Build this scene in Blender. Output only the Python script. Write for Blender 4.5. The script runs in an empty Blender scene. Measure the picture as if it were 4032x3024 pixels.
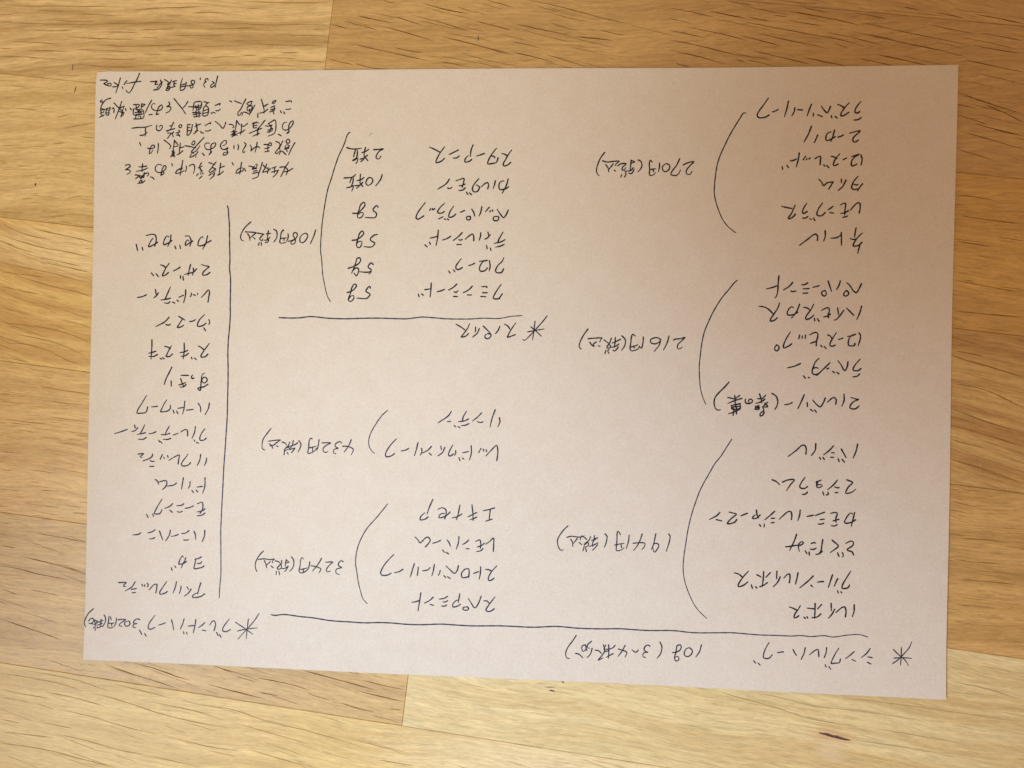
import bpy, bmesh, math, random
import numpy as np
from mathutils import Matrix, Vector

random.seed(7)
rng = np.random.RandomState(11)
S = bpy.context.scene
COL = S.collection
MM = 0.001

# ------------------------------------------------------------------ camera
cam_d = bpy.data.cameras.new("camera")
cam = bpy.data.objects.new("camera", cam_d)
COL.objects.link(cam)
cam_d.sensor_fit = 'HORIZONTAL'
cam_d.sensor_width = 36.0
cam_d.lens = 36.0 * 3000.0 / 4032.0
cam_d.clip_start = 0.01
cam_d.clip_end = 20.0
cam.matrix_world = Matrix(((0.997591, -0.020325, 0.066324, 0.0200162),
                           (0.020514, 0.999787, -0.002165, -0.0041912),
                           (-0.066266, 0.003521, 0.997796, 0.2624845),
                           (0, 0, 0, 1)))
S.camera = cam

# ------------------------------------------------------------------ room light and added spots
world = bpy.data.worlds.new("World")
S.world = world
world.use_nodes = True
bg = world.node_tree.nodes["Background"]
bg.inputs[0].default_value = (0.555, 0.382, 0.244, 1)      # warm bounce light of the room
bg.inputs[1].default_value = 1.0

def lamp(name, kind, loc, target, energy, color, **kw):
    d = bpy.data.lights.new(name, kind)
    d.energy = energy
    d.color = color
    for k, v in kw.items():
        setattr(d, k, v)
    o = bpy.data.objects.new(name, d)
    COL.objects.link(o)
    o.location = loc
    dirv = Vector(target) - Vector(loc)
    o.rotation_euler = dirv.to_track_quat('-Z', 'Y').to_euler()
    return o

lamp("added_spot", 'SPOT', (-1.1997, -0.4522, 1.7522), (-0.0116, -0.2044, 0), 200.0, (0.58, 0.795, 1.0),
     spot_size=math.radians(14.3), spot_blend=1.0, shadow_soft_size=0.05)  # unseen lamp added: cool pool low on the sheet, upper right left dark
lamp("added_spot", 'SPOT', (0.2725, -0.6447, 1.3091), (-0.1206, 0.1349, 0), 58.0, (0.78, 0.93, 0.92),
     spot_size=math.radians(16.83), spot_blend=1.0, shadow_soft_size=0.05)  # unseen lamp added for the upper left; cone edge imitates a soft shadow
lamp("added_spot", 'SPOT', (0.05, -0.30, 1.20), (-0.030, -0.048, 0), 12.0, (0.62, 0.79, 1.0),
     spot_size=math.radians(15.0), spot_blend=1.0, shadow_soft_size=0.05)  # unseen lamp added only for the pale glow at the sheet's lower centre

S.view_settings.view_transform = 'Standard'
S.view_settings.look = 'None'
S.view_settings.gamma = 1.0
S.view_settings.exposure = 0.0
S.view_settings.use_curve_mapping = False

# ------------------------------------------------------------------ helpers
def new_mesh(name, verts, faces, mat, parent=None, smooth=False):
    me = bpy.data.meshes.new(name)
    me.from_pydata(verts, [], faces)
    me.materials.append(mat)
    if smooth:
        me.polygons.foreach_set("use_smooth", [True] * len(me.polygons))
    me.update()
    o = bpy.data.objects.new(name, me)
    COL.objects.link(o)
    if parent is not None:
        o.parent = parent
    return o

class NT:
    """small node-tree writer"""
    def __init__(self, name):
        self.m = bpy.data.materials.new(name)
        self.m.use_nodes = True
        self.t = self.m.node_tree
        self.t.nodes.clear()
        self.out = self.t.nodes.new("ShaderNodeOutputMaterial")
        self.b = self.t.nodes.new("ShaderNodeBsdfPrincipled")
        self.t.links.new(self.b.outputs[0], self.out.inputs[0])
    def n(self, kind, **kw):
        nd = self.t.nodes.new("ShaderNode" + kind)
        for k, v in kw.items():
            setattr(nd, k, v)
        return nd
    def put(self, sock, v):
        if hasattr(v, "is_output"):
            self.t.links.new(v, sock)
        else:
            sock.default_value = v
    def math(self, op, a, b=0.0, c=None, clamp=False):
        nd = self.n("Math", operation=op, use_clamp=clamp)
        self.put(nd.inputs[0], a); self.put(nd.inputs[1], b)
        if c is not None:
            self.put(nd.inputs[2], c)
        return nd.outputs[0]
    def xyz(self, x, y, z=0.0):
        nd = self.n("CombineXYZ")
        for i, v in enumerate((x, y, z)):
            self.put(nd.inputs[i], v)
        return nd.outputs[0]
    def noise(self, vec, scale=1.0, detail=2.0, rough=0.5, dist=0.0):
        nd = self.n("TexNoise")
        self.put(nd.inputs["Vector"], vec)
        nd.inputs["Scale"].default_value = scale
        nd.inputs["Detail"].default_value = detail
        nd.inputs["Roughness"].default_value = rough
        nd.inputs["Distortion"].default_value = dist
        return nd.outputs["Fac"]
    def step(self, v, lo, hi, a=0.0, b=1.0):
        nd = self.n("MapRange", interpolation_type='SMOOTHSTEP')
        self.put(nd.inputs[0], v)
        for i, q in enumerate((lo, hi, a, b)):
            self.put(nd.inputs[i + 1], q)
        return nd.outputs[0]
    def mix(self, fac, a, b, mode='MIX'):
        nd = self.n("Mix", data_type='RGBA', blend_type=mode)
        self.put(nd.inputs[0], fac)
        self.put(nd.inputs[6], a if hasattr(a, "is_output") else (*a, 1) if len(a) == 3 else a)
        self.put(nd.inputs[7], b if hasattr(b, "is_output") else (*b, 1) if len(b) == 3 else b)
        return nd.outputs[2]

def oak(name, light, dark, line, angle, seed, curve=0.0, long_len=26.0, long_gap=3.4, long_amt=0.8,
        dash=0.5, dash_len=5.0, band=0.6, band_w=7.0, knot=None, pale=None):
    """oak stave: growth bands, fibres, long open pores and short dashes, in millimetres along the stave"""
    k = NT(name)
    tc = k.n("TexCoord")
    sep = k.n("SeparateXYZ")
    k.t.links.new(tc.outputs["Object"], sep.inputs[0])
    x = k.math('MULTIPLY', sep.outputs[0], 1000.0)
    y = k.math('MULTIPLY', sep.outputs[1], 1000.0)
    z = k.math('MULTIPLY', sep.outputs[2], 1000.0)
    ca, sa = math.cos(math.radians(angle)), math.sin(math.radians(angle))
    u = k.math('ADD', k.math('MULTIPLY', x, ca), k.math('MULTIPLY', y, sa))
    v0 = k.math('SUBTRACT', k.math('MULTIPLY', y, ca), k.math('MULTIPLY', x, sa))
    v0 = k.math('ADD', v0, k.math('MULTIPLY', z, 0.6))
    # slow waviness of the grain
    w1 = k.noise(k.xyz(k.math('MULTIPLY', u, 1 / 75.0), k.math('MULTIPLY', v0, 1 / 60.0), seed), 1.0, 1.0)
    w2 = k.noise(k.xyz(k.math('MULTIPLY', u, 1 / 14.0), k.math('MULTIPLY', v0, 1 / 9.0), seed + 3.1), 1.0, 1.0)
    v = k.math('ADD', v0, k.math('MULTIPLY', k.math('SUBTRACT', w1, 0.5), 14.0))
    v = k.math('ADD', v, k.math('MULTIPLY', k.math('SUBTRACT', w2, 0.5), 0.7))
    if curve:
        v = k.math('ADD', v, k.math('MULTIPLY', k.math('MULTIPLY', x, x), curve))
    # broad growth bands
    b1 = k.noise(k.xyz(k.math('MULTIPLY', u, 1 / 110.0), k.math('MULTIPLY', v, 1 / band_w), seed + 9), 1.0, 2.5, 0.55)
    bandf = k.step(b1, 0.36, 0.66)
    b2 = k.noise(k.xyz(k.math('MULTIPLY', u, 1 / 45.0), k.math('MULTIPLY', v, 1 / 2.0), seed + 19), 1.0, 3.0, 0.6)
    tone = k.math('ADD', k.math('MULTIPLY', bandf, band), k.math('MULTIPLY', k.step(b2, 0.35, 0.7), 0.34))
    col = k.mix(k.math('MINIMUM', tone, 1.0), light, dark)
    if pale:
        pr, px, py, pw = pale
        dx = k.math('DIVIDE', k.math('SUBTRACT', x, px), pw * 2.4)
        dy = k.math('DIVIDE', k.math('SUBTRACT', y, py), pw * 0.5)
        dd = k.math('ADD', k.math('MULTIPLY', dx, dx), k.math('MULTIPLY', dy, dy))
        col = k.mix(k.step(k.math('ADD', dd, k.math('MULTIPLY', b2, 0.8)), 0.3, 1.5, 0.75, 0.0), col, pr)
    # fibres
    f1 = k.noise(k.xyz(k.math('MULTIPLY', u, 1 / 6.0), k.math('MULTIPLY', v, 1 / 0.55), seed + 29), 1.0, 4.0, 0.7)
    f2 = k.noise(k.xyz(k.math('MULTIPLY', x, 1 / 2.2), k.math('MULTIPLY', y, 1 / 0.16), seed + 39), 1.0, 2.0, 0.6)
    f3 = k.noise(k.xyz(k.math('MULTIPLY', u, 1 / 11.0), k.math('MULTIPLY', v, 1 / 0.95), seed + 59), 1.0, 3.0, 0.65)
    f4 = k.noise(k.xyz(k.math('MULTIPLY', x, 1 / 2.4), k.math('MULTIPLY', y, 1 / 0.75), seed + 69), 1.0, 3.0, 0.65)
    fib = k.math('ADD', k.math('MULTIPLY', k.math('SUBTRACT', f1, 0.5), 0.80), k.math('MULTIPLY', k.math('SUBTRACT', f2, 0.5), 0.34))
    fib = k.math('ADD', fib, k.math('ADD', k.math('MULTIPLY', k.math('SUBTRACT', f3, 0.5), 0.62), k.math('MULTIPLY', k.math('SUBTRACT', f4, 0.5), 0.22)))
    fibm = k.math('ADD', 1.0, fib)
    hs = k.n("HueSaturation")
    k.put(hs.inputs["Color"], col); k.put(hs.inputs["Value"], fibm)
    col = hs.outputs[0]
    def pores(gap, length, thick, keep, sd, jag=0.25):
        vv = k.math('ADD', k.math('MULTIPLY', v, 1 / gap), sd * 3.7)
        jn = k.noise(k.xyz(k.math('MULTIPLY', u, 1 / 3.0), k.math('MULTIPLY', v, 0.4), sd), 1.0, 2.0)
        vv = k.math('ADD', vv, k.math('MULTIPLY', k.math('SUBTRACT', jn, 0.5), jag))
        row = k.math('FLOOR', vv)
        fr = k.math('SUBTRACT', vv, row)
        wn = k.n("TexWhiteNoise", noise_dimensions='2D')
        k.put(wn.inputs["Vector"], k.xyz(row, sd, 0))
        off = k.math('MULTIPLY', k.math('SUBTRACT', wn.outputs["Value"], 0.5), 0.55)
        m = k.noise(k.xyz(k.math('ADD', k.math('MULTIPLY', u, 1 / length), k.math('MULTIPLY', wn.outputs["Value"], 91.0)),
                          k.math('MULTIPLY', row, 7.31), sd), 1.0, 1.0, 0.5)
        mask = k.step(m, keep, keep + 0.14)
        d = k.math('ABSOLUTE', k.math('SUBTRACT', fr, k.math('ADD', 0.5, off)))
        th = k.math('MULTIPLY', mask, thick / gap)
        edge = k.math('SUBTRACT', 1.0, k.math('DIVIDE', d, k.math('ADD', th, 1e-4)))
        brk = k.noise(k.xyz(k.math('MULTIPLY', u, 1 / 1.3), k.math('MULTIPLY', v, 2.0), sd + 5), 1.0, 2.0)
        brk = k.step(brk, 0.30, 0.55, 0.45, 1.0)
        return k.math('MULTIPLY', k.math('MULTIPLY', k.step(edge, 0.0, 0.85), mask), brk)
    p1 = k.math('MULTIPLY', pores(long_gap, long_len, 0.30, 0.50, seed + 1.3), long_amt)
    p2 = k.math('MULTIPLY', pores(long_gap * 0.47, long_len * 0.45, 0.20, 0.54, seed + 2.9), long_amt * 0.75)
    p3 = k.math('MULTIPLY', pores(1.05, dash_len, 0.24, 0.54, seed + 6.2), dash)
    p4 = k.math('MULTIPLY', pores(0.60, dash_len * 0.6, 0.12, 0.55, seed + 8.2), dash * 0.8)
    pp = k.math('MAXIMUM', k.math('MAXIMUM', p1, p2), k.math('MAXIMUM', p3, p4))
    col = k.mix(pp, col, line)
    # short pale flecks of ray tissue across the grain
    r = k.noise(k.xyz(k.math('MULTIPLY', x, 1 / 0.35), k.math('MULTIPLY', y, 1 / 2.4), seed + 50), 1.0, 2.0, 0.6)
    rf = k.step(r, 0.60, 0.80, 0.0, 0.22)
    col = k.mix(rf, col, tuple(min(1, c * 1.25 + 0.03) for c in light))
    if knot:
        kx, ky = knot
        dx = k.math('DIVIDE', k.math('SUBTRACT', x, kx), 11.0)
        dy = k.math('DIVIDE', k.math('SUBTRACT', y, ky), 3.8)
        dist = k.math('ADD', k.math('MULTIPLY', dx, dx), k.math('MULTIPLY', dy, dy))
        dist = k.math('ADD', dist, k.math('MULTIPLY', k.math('SUBTRACT', f1, 0.5), 0.9))
        col = k.mix(k.step(dist, 0.05, 0.95, 0.30, 0.0), col, (0.52, 0.22, 0.10))
        dy2 = k.math('DIVIDE', k.math('ADD', k.math('SUBTRACT', y, ky), 5.5), 4.0)
        dx2 = k.math('DIVIDE', k.math('SUBTRACT', x, kx), 6.0)
        d2 = k.math('ADD', k.math('MULTIPLY', dx2, dx2), k.math('MULTIPLY', dy2, dy2))
        col = k.mix(k.step(k.math('ADD', d2, k.math('MULTIPLY', f1, 0.5)), 0.1, 1.7, 0.32, 0.0), col, (0.80, 0.62, 0.44))
    k.put(k.b.inputs["Base Color"], col)
    k.put(k.b.inputs["Roughness"], k.math('ADD', 0.40, k.math('MULTIPLY', f1, 0.16)))
    k.b.inputs["Specular IOR Level"].default_value = 0.42
    bmp = k.n("Bump")
    bmp.inputs["Strength"].default_value = 0.5
    bmp.inputs["Distance"].default_value = 0.00012
    k.put(bmp.inputs["Height"], k.math('SUBTRACT', k.math('MULTIPLY', fib, 0.8), pp))
    k.t.links.new(bmp.outputs[0], k.b.inputs["Normal"])
    return k.m

# ------------------------------------------------------------------ table of glued oak staves
table = bpy.data.objects.new("table", None)
COL.objects.link(table)
table.rotation_euler = (0, 0, math.radians(-6.0))
table["label"] = "table top of glued light oak staves with fine grain under the handwritten sheet"
table["category"] = "table"

P = dict   # look of one stave
ROWS = [   # (upper edge, lower edge, [joints], [stave looks]) in mm, in the table's own frame
    (240.5, 188.0, [-180, 260], [P(t=0, a=2), P(t=1, a=-3), P(t=2, a=0)]),
    (188.0, 135.4, [-250, -30], [P(t=2, a=0), P(t=3, a=2), P(t=1, a=-2)]),
    (135.4, 85.1, [-76.4], [P(t=0, a=5.2), P(t=1, a=-7.5, b=7)]),
    (85.1, 33.5, [24], [P(t=3, a=4.0), P(t=5, a=-1)]),
    (33.5, -18.1, [-62], [P(t=4, a=-11), P(t=6, a=-12)]),
    (-18.1, -72.3, [48], [P(t=7, a=0), P(t=8, a=1.5)]),
    (-72.3, -126.2, [-20.3], [P(t=9, a=-10, b=-1.5), P(t=10, a=-3.0, b=-1.5)]),
    (-126.2, -178.7, [-330, 190], [P(t=2, a=0), P(t=11, a=-9.0, b=0.8), P(t=0, a=2)]),
    (-178.7, -231.0, [-120, 280], [P(t=0, a=1), P(t=7, a=-4), P(t=1, a=0)]),
]
LOOK = {  # light, dark, pore colour and habits
    0: dict(light=(0.737, 0.505, 0.232), dark=(0.462, 0.280, 0.106), line=(0.36, 0.2, 0.07), long_amt=0.25, dash=0.4, band=0.85, long_len=22, band_w=6),
    1: dict(light=(0.589, 0.360, 0.136), dark=(0.459, 0.263, 0.095), line=(0.2, 0.095, 0.03), long_amt=0.25, dash=0.4, band=0.6, long_len=20, long_gap=4.6, band_w=9),
    2: dict(light=(0.687, 0.427, 0.163), dark=(0.535, 0.314, 0.115), line=(0.33, 0.18, 0.07), long_amt=0.6, dash=0.42),
    3: dict(light=(0.703, 0.490, 0.217), dark=(0.549, 0.353, 0.133), line=(0.4, 0.235, 0.08), long_amt=0.4, dash=0.5, band=0.7, long_len=12, dash_len=4),
    4: dict(light=(0.737, 0.490, 0.177), dark=(0.560, 0.325, 0.109), line=(0.38, 0.215, 0.075), long_amt=0.3, dash=0.42, band=0.8, long_len=30, curve=-0.0005),
    5: dict(light=(0.634, 0.373, 0.116), dark=(0.508, 0.284, 0.084), line=(0.28, 0.15, 0.045), long_amt=0.3, dash=0.5, band=0.6, band_w=10),
    6: dict(light=(0.709, 0.470, 0.176), dark=(0.452, 0.240, 0.078), line=(0.28, 0.14, 0.045), long_amt=0.5, dash=0.4, band=0.8, long_gap=2.2, long_len=16, band_w=5),
    7: dict(light=(0.714, 0.475, 0.196), dark=(0.564, 0.343, 0.126), line=(0.38, 0.21, 0.07), long_amt=0.4, dash=0.5, band=0.65, long_len=14, dash_len=5),
    8: dict(light=(0.648, 0.389, 0.142), dark=(0.481, 0.271, 0.086), line=(0.32, 0.17, 0.05), long_amt=0.3, dash=0.7, band=0.65, band_w=6),
    9: dict(light=(0.625, 0.408, 0.166), dark=(0.475, 0.292, 0.113), line=(0.22, 0.105, 0.04), long_amt=0.25, dash=0.4, band=0.65, long_len=24, long_gap=4.8),
    10: dict(light=(0.737, 0.572, 0.295), dark=(0.621, 0.432, 0.186), line=(0.46, 0.33, 0.16), long_amt=0.45, dash=0.6, band=0.7, long_len=13, dash_len=7, band_w=6),
    11: dict(light=(0.703, 0.489, 0.191), dark=(0.567, 0.366, 0.121), line=(0.4, 0.25, 0.1), long_amt=0.3, dash=0.42, band=0.6, long_len=38, long_gap=4.4),
}
TH = 27.0      # board thickness, mm
EDGE = 470.0
def stave_mesh(L, W, rnd):
    """a long block whose four top edges are lightly eased"""
    c = 0.14 * MM
    g = 0.05 * MM
    hx, hy = L / 2 - g, W / 2 - g
    levels = [(hx, hy, -TH * MM), (hx, hy, -c), (hx - c, hy - c, 0.0)]
    vs, fs = [], []
    for a, b, z in levels:
        vs += [(-a, -b, z), (a, -b, z), (a, b, z), (-a, b, z)]
    fs.append((3, 2, 1, 0))
    for r in range(2):
        for i in range(4):
            j = (i + 1) % 4
            fs.append((r * 4 + i, r * 4 + j, r * 4 + 4 + j, r * 4 + 4 + i))
    fs.append((8, 9, 10, 11))
    return vs, fs

n_st = 0
staves = {}
for ri, (v1, v0, joints, looks) in enumerate(ROWS):
    us = [-EDGE] + list(joints) + [EDGE]
    for si, lk in enumerate(looks):
        a, b = us[si], us[si + 1]
        L, W = (b - a) * MM, (v1 - v0) * MM
        d = dict(LOOK[lk['t']])
        cx, cy = (a + b) / 2, (v0 + v1) / 2
        if (ri, si) == (6, 1):
            d['knot'] = (124.9 - cx, -106.9 - cy)
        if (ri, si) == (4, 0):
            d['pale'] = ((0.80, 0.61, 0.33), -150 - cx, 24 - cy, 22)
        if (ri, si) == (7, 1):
            d['pale'] = ((0.78, 0.61, 0.36), 45 - cx, -134 - cy, 36)  # pale wood, with some surface sheen painted into its colour
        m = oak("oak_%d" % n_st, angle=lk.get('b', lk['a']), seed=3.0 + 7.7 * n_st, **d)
        vs, fs = stave_mesh(L, W, rng)
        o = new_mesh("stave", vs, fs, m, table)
        o.location = (cx * MM, cy * MM, rng.uniform(-0.03, 0.0) * MM)
        staves[(ri, si)] = (o, cx, cy)
        n_st += 1

def plain(name, col, rough=0.6, var=0.0, scale=400.0, spec=0.3):
    k = NT(name)
    if var:
        tc = k.n("TexCoord")
        f = k.noise(tc.outputs["Object"], scale, 3.0, 0.6)
        hs = k.n("HueSaturation")
        k.put(hs.inputs["Color"], (*col, 1))
        k.put(hs.inputs["Value"], k.math('ADD', 1.0 - var, k.math('MULTIPLY', f, 2 * var)))
        k.put(k.b.inputs["Base Color"], hs.outputs[0])
    else:
        k.b.inputs["Base Color"].default_value = (*col, 1)
    k.b.inputs["Roughness"].default_value = rough
    k.b.inputs["Specular IOR Level"].default_value = spec
    return k.m

knot_m = plain("knot_bark", (0.12, 0.052, 0.046), 0.75, 0.45, 900.0)
mark_m = plain("dark_speck", (0.10, 0.05, 0.035), 0.8, 0.3, 1500.0)

def sliver(name, parent, cx, cy, x0, y0, x1, y1, w, mat, z=0.02, n=14, rag=0.25):
    """a slim ragged inclusion let into the stave surface, tapering to both ends"""
    L = math.hypot(x1 - x0, y1 - y0)
    tx, ty = (x1 - x0) / L, (y1 - y0) / L
    vs, fs = [], []
    for i in range(n + 1):
        s = i / n
        h = w * 0.5 * (math.sin(math.pi * min(1, s * 0.94 + 0.03)) ** 0.55)
        c = (rng.rand() - 0.5) * w * rag
        for q in (-1, 1):
            hh = h * (1 + (rng.rand() - 0.5) * rag * 1.6)
            px = x0 + tx * L * s - ty * (c + q * hh)
            py = y0 + ty * L * s + tx * (c + q * hh)
            vs.append(((px - cx) * MM, (py - cy) * MM, z * MM))
            vs.append(((px - cx) * MM, (py - cy) * MM, (z - 0.3) * MM))
    for i in range(n):
        a = i * 4
        fs += [(a, a + 4, a + 6, a + 2), (a, a + 1, a + 5, a + 4), (a + 2, a + 6, a + 7, a + 3)]
    return new_mesh(name, vs, fs, mat, parent)

def tf(x, y):      # paper frame (mm) -> table frame (mm)
    c, s = math.cos(math.radians(6)), math.sin(math.radians(6))
    return x * c - y * s, x * s + y * c

o, cx, cy = staves[(6, 1)]
a, b = tf(108.2, -118.5), tf(118.6, -120.7)
sliver("knot", o, cx, cy, a[0], a[1], b[0], b[1], 0.95, knot_m, rag=0.22)
for (x0, y0, x1, y1, w) in ((21.9, -105.0, 22.4, -106.0, 0.45), (16.0, -107.6, 19.5, -107.4, 0.3), (17.5, -108.6, 19.6, -108.9, 0.5)):
    a, b = tf(x0, y0), tf(x1, y1)
    sliver("dark_fleck", o, cx, cy, a[0], a[1], b[0], b[1], w, mark_m, n=6)
o, cx, cy = staves[(2, 1)]
a, b = tf(-11.6, 117.2), tf(-11.7, 115.0)
sliver("dark_fleck", o, cx, cy, a[0], a[1], b[0], b[1], 0.35, mark_m, n=6)
o, cx, cy = staves[(3, 0)]
for (x0, y0, x1, y1, w) in ((-156.6, 100.3, -157.2, 97.6, 0.35), (-158.0, 108.2, -158.2, 106.0, 0.25), (-171.0, 65.4, -171.2, 64.2, 0.6)):
    a, b = tf(x0, y0), tf(x1, y1)
    sliver("dark_fleck", o, cx, cy, a[0], a[1], b[0], b[1], w, mark_m, n=6)

# ------------------------------------------------------------------ the sheet of paper
k = NT("kraft_paper")
tc = k.n("TexCoord")
sep = k.n("SeparateXYZ")
k.t.links.new(tc.outputs["Object"], sep.inputs[0])
px = k.math('MULTIPLY', sep.outputs[0], 1000.0)
py = k.math('MULTIPLY', sep.outputs[1], 1000.0)
cl = k.noise(k.xyz(px, py, 1.0), 0.16, 3.0, 0.6)           # cloudy formation of the pulp
fi = k.noise(k.xyz(px, py, 4.0), 1.3, 4.0, 0.7, 0.6)
fj = k.noise(k.xyz(k.math('MULTIPLY', px, 1.0), k.math('MULTIPLY', py, 1.0), 9.0), 3.4, 3.0, 0.7, 0.4)
col = k.mix(k.step(cl, 0.3, 0.7), (0.682, 0.585, 0.494), (0.698, 0.608, 0.524))
val = k.math('ADD', 1.0, k.math('ADD', k.math('MULTIPLY', k.math('SUBTRACT', fi, 0.5), 0.36),
                                k.math('MULTIPLY', k.math('SUBTRACT', fj, 0.5), 0.30)))
hs = k.n("HueSaturation")
k.put(hs.inputs["Color"], col); k.put(hs.inputs["Value"], val)
col = hs.outputs[0]
def fibres(ang, sd, lo):
    ca, sa = math.cos(ang), math.sin(ang)
    wx = k.noise(k.xyz(px, py, sd), 0.5, 1.0)
    a_ = k.math('ADD', k.math('MULTIPLY', px, ca), k.math('MULTIPLY', py, sa))
    b_ = k.math('ADD', k.math('SUBTRACT', k.math('MULTIPLY', py, ca), k.math('MULTIPLY', px, sa)), k.math('MULTIPLY', wx, 3.0))
    nn = k.noise(k.xyz(k.math('MULTIPLY', a_, 0.75), k.math('MULTIPLY', b_, 4.2), sd), 1.0, 1.5, 0.5)
    return k.step(nn, lo, lo + 0.09)
dk = k.math('MAXIMUM', fibres(0.4, 2.0, 0.735), k.math('MAXIMUM', fibres(1.7, 12.0, 0.745), fibres(2.5, 31.0, 0.75)))
lt = k.math('MAXIMUM', fibres(0.9, 71.0, 0.72), fibres(2.1, 82.0, 0.72))
col = k.mix(k.math('MULTIPLY', dk, 0.62), col, (0.34, 0.25, 0.20))
col = k.mix(k.math('MULTIPLY', lt, 0.42), col, (0.86, 0.80, 0.76))
k.put(k.b.inputs["Base Color"], col)
k.b.inputs["Roughness"].default_value = 0.85
k.b.inputs["Specular IOR Level"].default_value = 0.18
bmp = k.n("Bump")
bmp.inputs["Strength"].default_value = 0.35
bmp.inputs["Distance"].default_value = 0.00008
k.put(bmp.inputs["Height"], k.math('ADD', fi, fj))
k.t.links.new(bmp.outputs[0], k.b.inputs["Normal"])
paper_m = k.m

def paper_z(x, y):
    """height of the sheet's upper face above the table, mm: nearly flat, edges lifting a hair"""
    z = 0.42 + 0.24 * math.sin(x / 41.0 + 0.7) * math.cos(y / 33.0 - 0.4) + 0.05 * math.sin(x / 13.0 - y / 17.0)
    z += 0.70 * max(0.0, (y - 60) / 45.0) ** 2 * (0.6 + 0.4 * math.sin(x / 50.0 + 1.2))
    z += 0.50 * max(0.0, (-y - 80) / 25.0) ** 2
    z += 0.55 * max(0.0, (x - 110) / 38.5) ** 2
    z += 0.45 * max(0.0, (-x - 120) / 28.5) ** 2
    return z

PW, PH, TPAP = 297.0, 210.0, 0.13
paper = bpy.data.objects.new("sheet_of_paper", None)
COL.objects.link(paper)
paper["label"] = "upside-down pale brown paper sheet handwritten all over in dark ink, lying on oak table"
paper["category"] = "handwritten sheet"

nx, ny = 66, 46
vs, fs = [], []
def corner_clip(i, j):
    x = -PW / 2 + PW * i / nx
    y = -PH / 2 + PH * j / ny
    return x, y
for side in (0, 1):
    for j in range(ny + 1):
        for i in range(nx + 1):
            x, y = corner_clip(i, j)
            if i in (0, nx) or j in (0, ny):          # hand-cut edge, not ruler-perfect
                x += 0.10 * math.sin(y / 19.0 + i) if i in (0, nx) else 0
                y += 0.10 * math.sin(x / 23.0 + j) if j in (0, ny) else 0
            if (i, j) == (0, ny):
                x += 0.45; y -= 0.35                   # softened upper left corner
            vs.append((x * MM, y * MM, (paper_z(x, y) - side * TPAP) * MM))
N = (nx + 1) * (ny + 1)
for j in range(ny):
    for i in range(nx):
        a = j * (nx + 1) + i
        fs.append((a, a + 1, a + nx + 2, a + nx + 1))
        fs.append((N + a, N + a + nx + 1, N + a + nx + 2, N + a + 1))
ring = [i for i in range(nx + 1)] + [j * (nx + 1) + nx for j in range(1, ny + 1)] + \
       [ny * (nx + 1) + i for i in range(nx - 1, -1, -1)] + [j * (nx + 1) for j in range(ny - 1, 0, -1)]
for q in range(len(ring)):
    a, b = ring[q], ring[(q + 1) % len(ring)]
    fs.append((a, a + N, b + N, b))
new_mesh("sheet", vs, fs, paper_m, paper, smooth=False)

# ------------------------------------------------------------------ ink
def ink(name, col, col2, lo=0.4, hi=0.7):
    k = NT(name)
    tc = k.n("TexCoord")
    f = k.noise(tc.outputs["Object"], 1100.0, 3.0, 0.6)
    c = k.mix(k.step(f, lo, hi), col, col2)
    k.put(k.b.inputs["Base Color"], c)
    k.b.inputs["Roughness"].default_value = 0.55
    k.b.inputs["Specular IOR Level"].default_value = 0.25
    return k.m
ink_black = ink("ink_black", (0.009, 0.005, 0.009), (0.026, 0.016, 0.026))
ink_blue = ink("ink_violet", (0.014, 0.009, 0.026), (0.048, 0.036, 0.070))
ink_rule = ink("ink_rule", (0.022, 0.015, 0.046), (0.065, 0.052, 0.105))
ink_faint = ink("ink_faint", (0.20, 0.16, 0.14), (0.34, 0.28, 0.25))

def smooth_line(pts, step=0.55):
    """Catmull-Rom through the pen positions, centripetal, sampled every half millimetre"""
    P_ = [np.array(p, float) for p in pts]
    if len(P_) == 2:
        L = np.linalg.norm(P_[1] - P_[0])
        n = max(2, int(L / step) + 1)
        nrm = np.array([-(P_[1] - P_[0])[1], (P_[1] - P_[0])[0]]) / max(L, 1e-6)
        bow = rng.uniform(-0.025, 0.025) * L
        return [P_[0] + (P_[1] - P_[0]) * s + nrm * bow * 4 * s * (1 - s) for s in np.linspace(0, 1, n)]
    Q = [2 * P_[0] - P_[1]] + P_ + [2 * P_[-1] - P_[-2]]
    out = [P_[0]]
    for i in range(1, len(Q) - 2):
        p0, p1, p2, p3 = Q[i - 1:i + 3]
        t0 = 0.0
        t1 = t0 + max(1e-4, np.linalg.norm(p1 - p0)) ** 0.5
        t2 = t1 + max(1e-4, np.linalg.norm(p2 - p1)) ** 0.5
        t3 = t2 + max(1e-4, np.linalg.norm(p3 - p2)) ** 0.5
        n = max(2, int(np.linalg.norm(p2 - p1) / step) + 1)
        for t in np.linspace(t1, t2, n + 1)[1:]:
            A1 = (t1 - t) / (t1 - t0) * p0 + (t - t0) / (t1 - t0) * p1
            A2 = (t2 - t) / (t2 - t1) * p1 + (t - t1) / (t2 - t1) * p2
            A3 = (t3 - t) / (t3 - t2) * p2 + (t - t2) / (t3 - t2) * p3
            B1 = (t2 - t) / (t2 - t0) * A1 + (t - t0) / (t2 - t0) * A2
            B2 = (t3 - t) / (t3 - t1) * A2 + (t - t1) / (t3 - t1) * A3
            out.append((t2 - t) / (t2 - t1) * B1 + (t - t1) / (t2 - t1) * B2)
    return out

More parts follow.
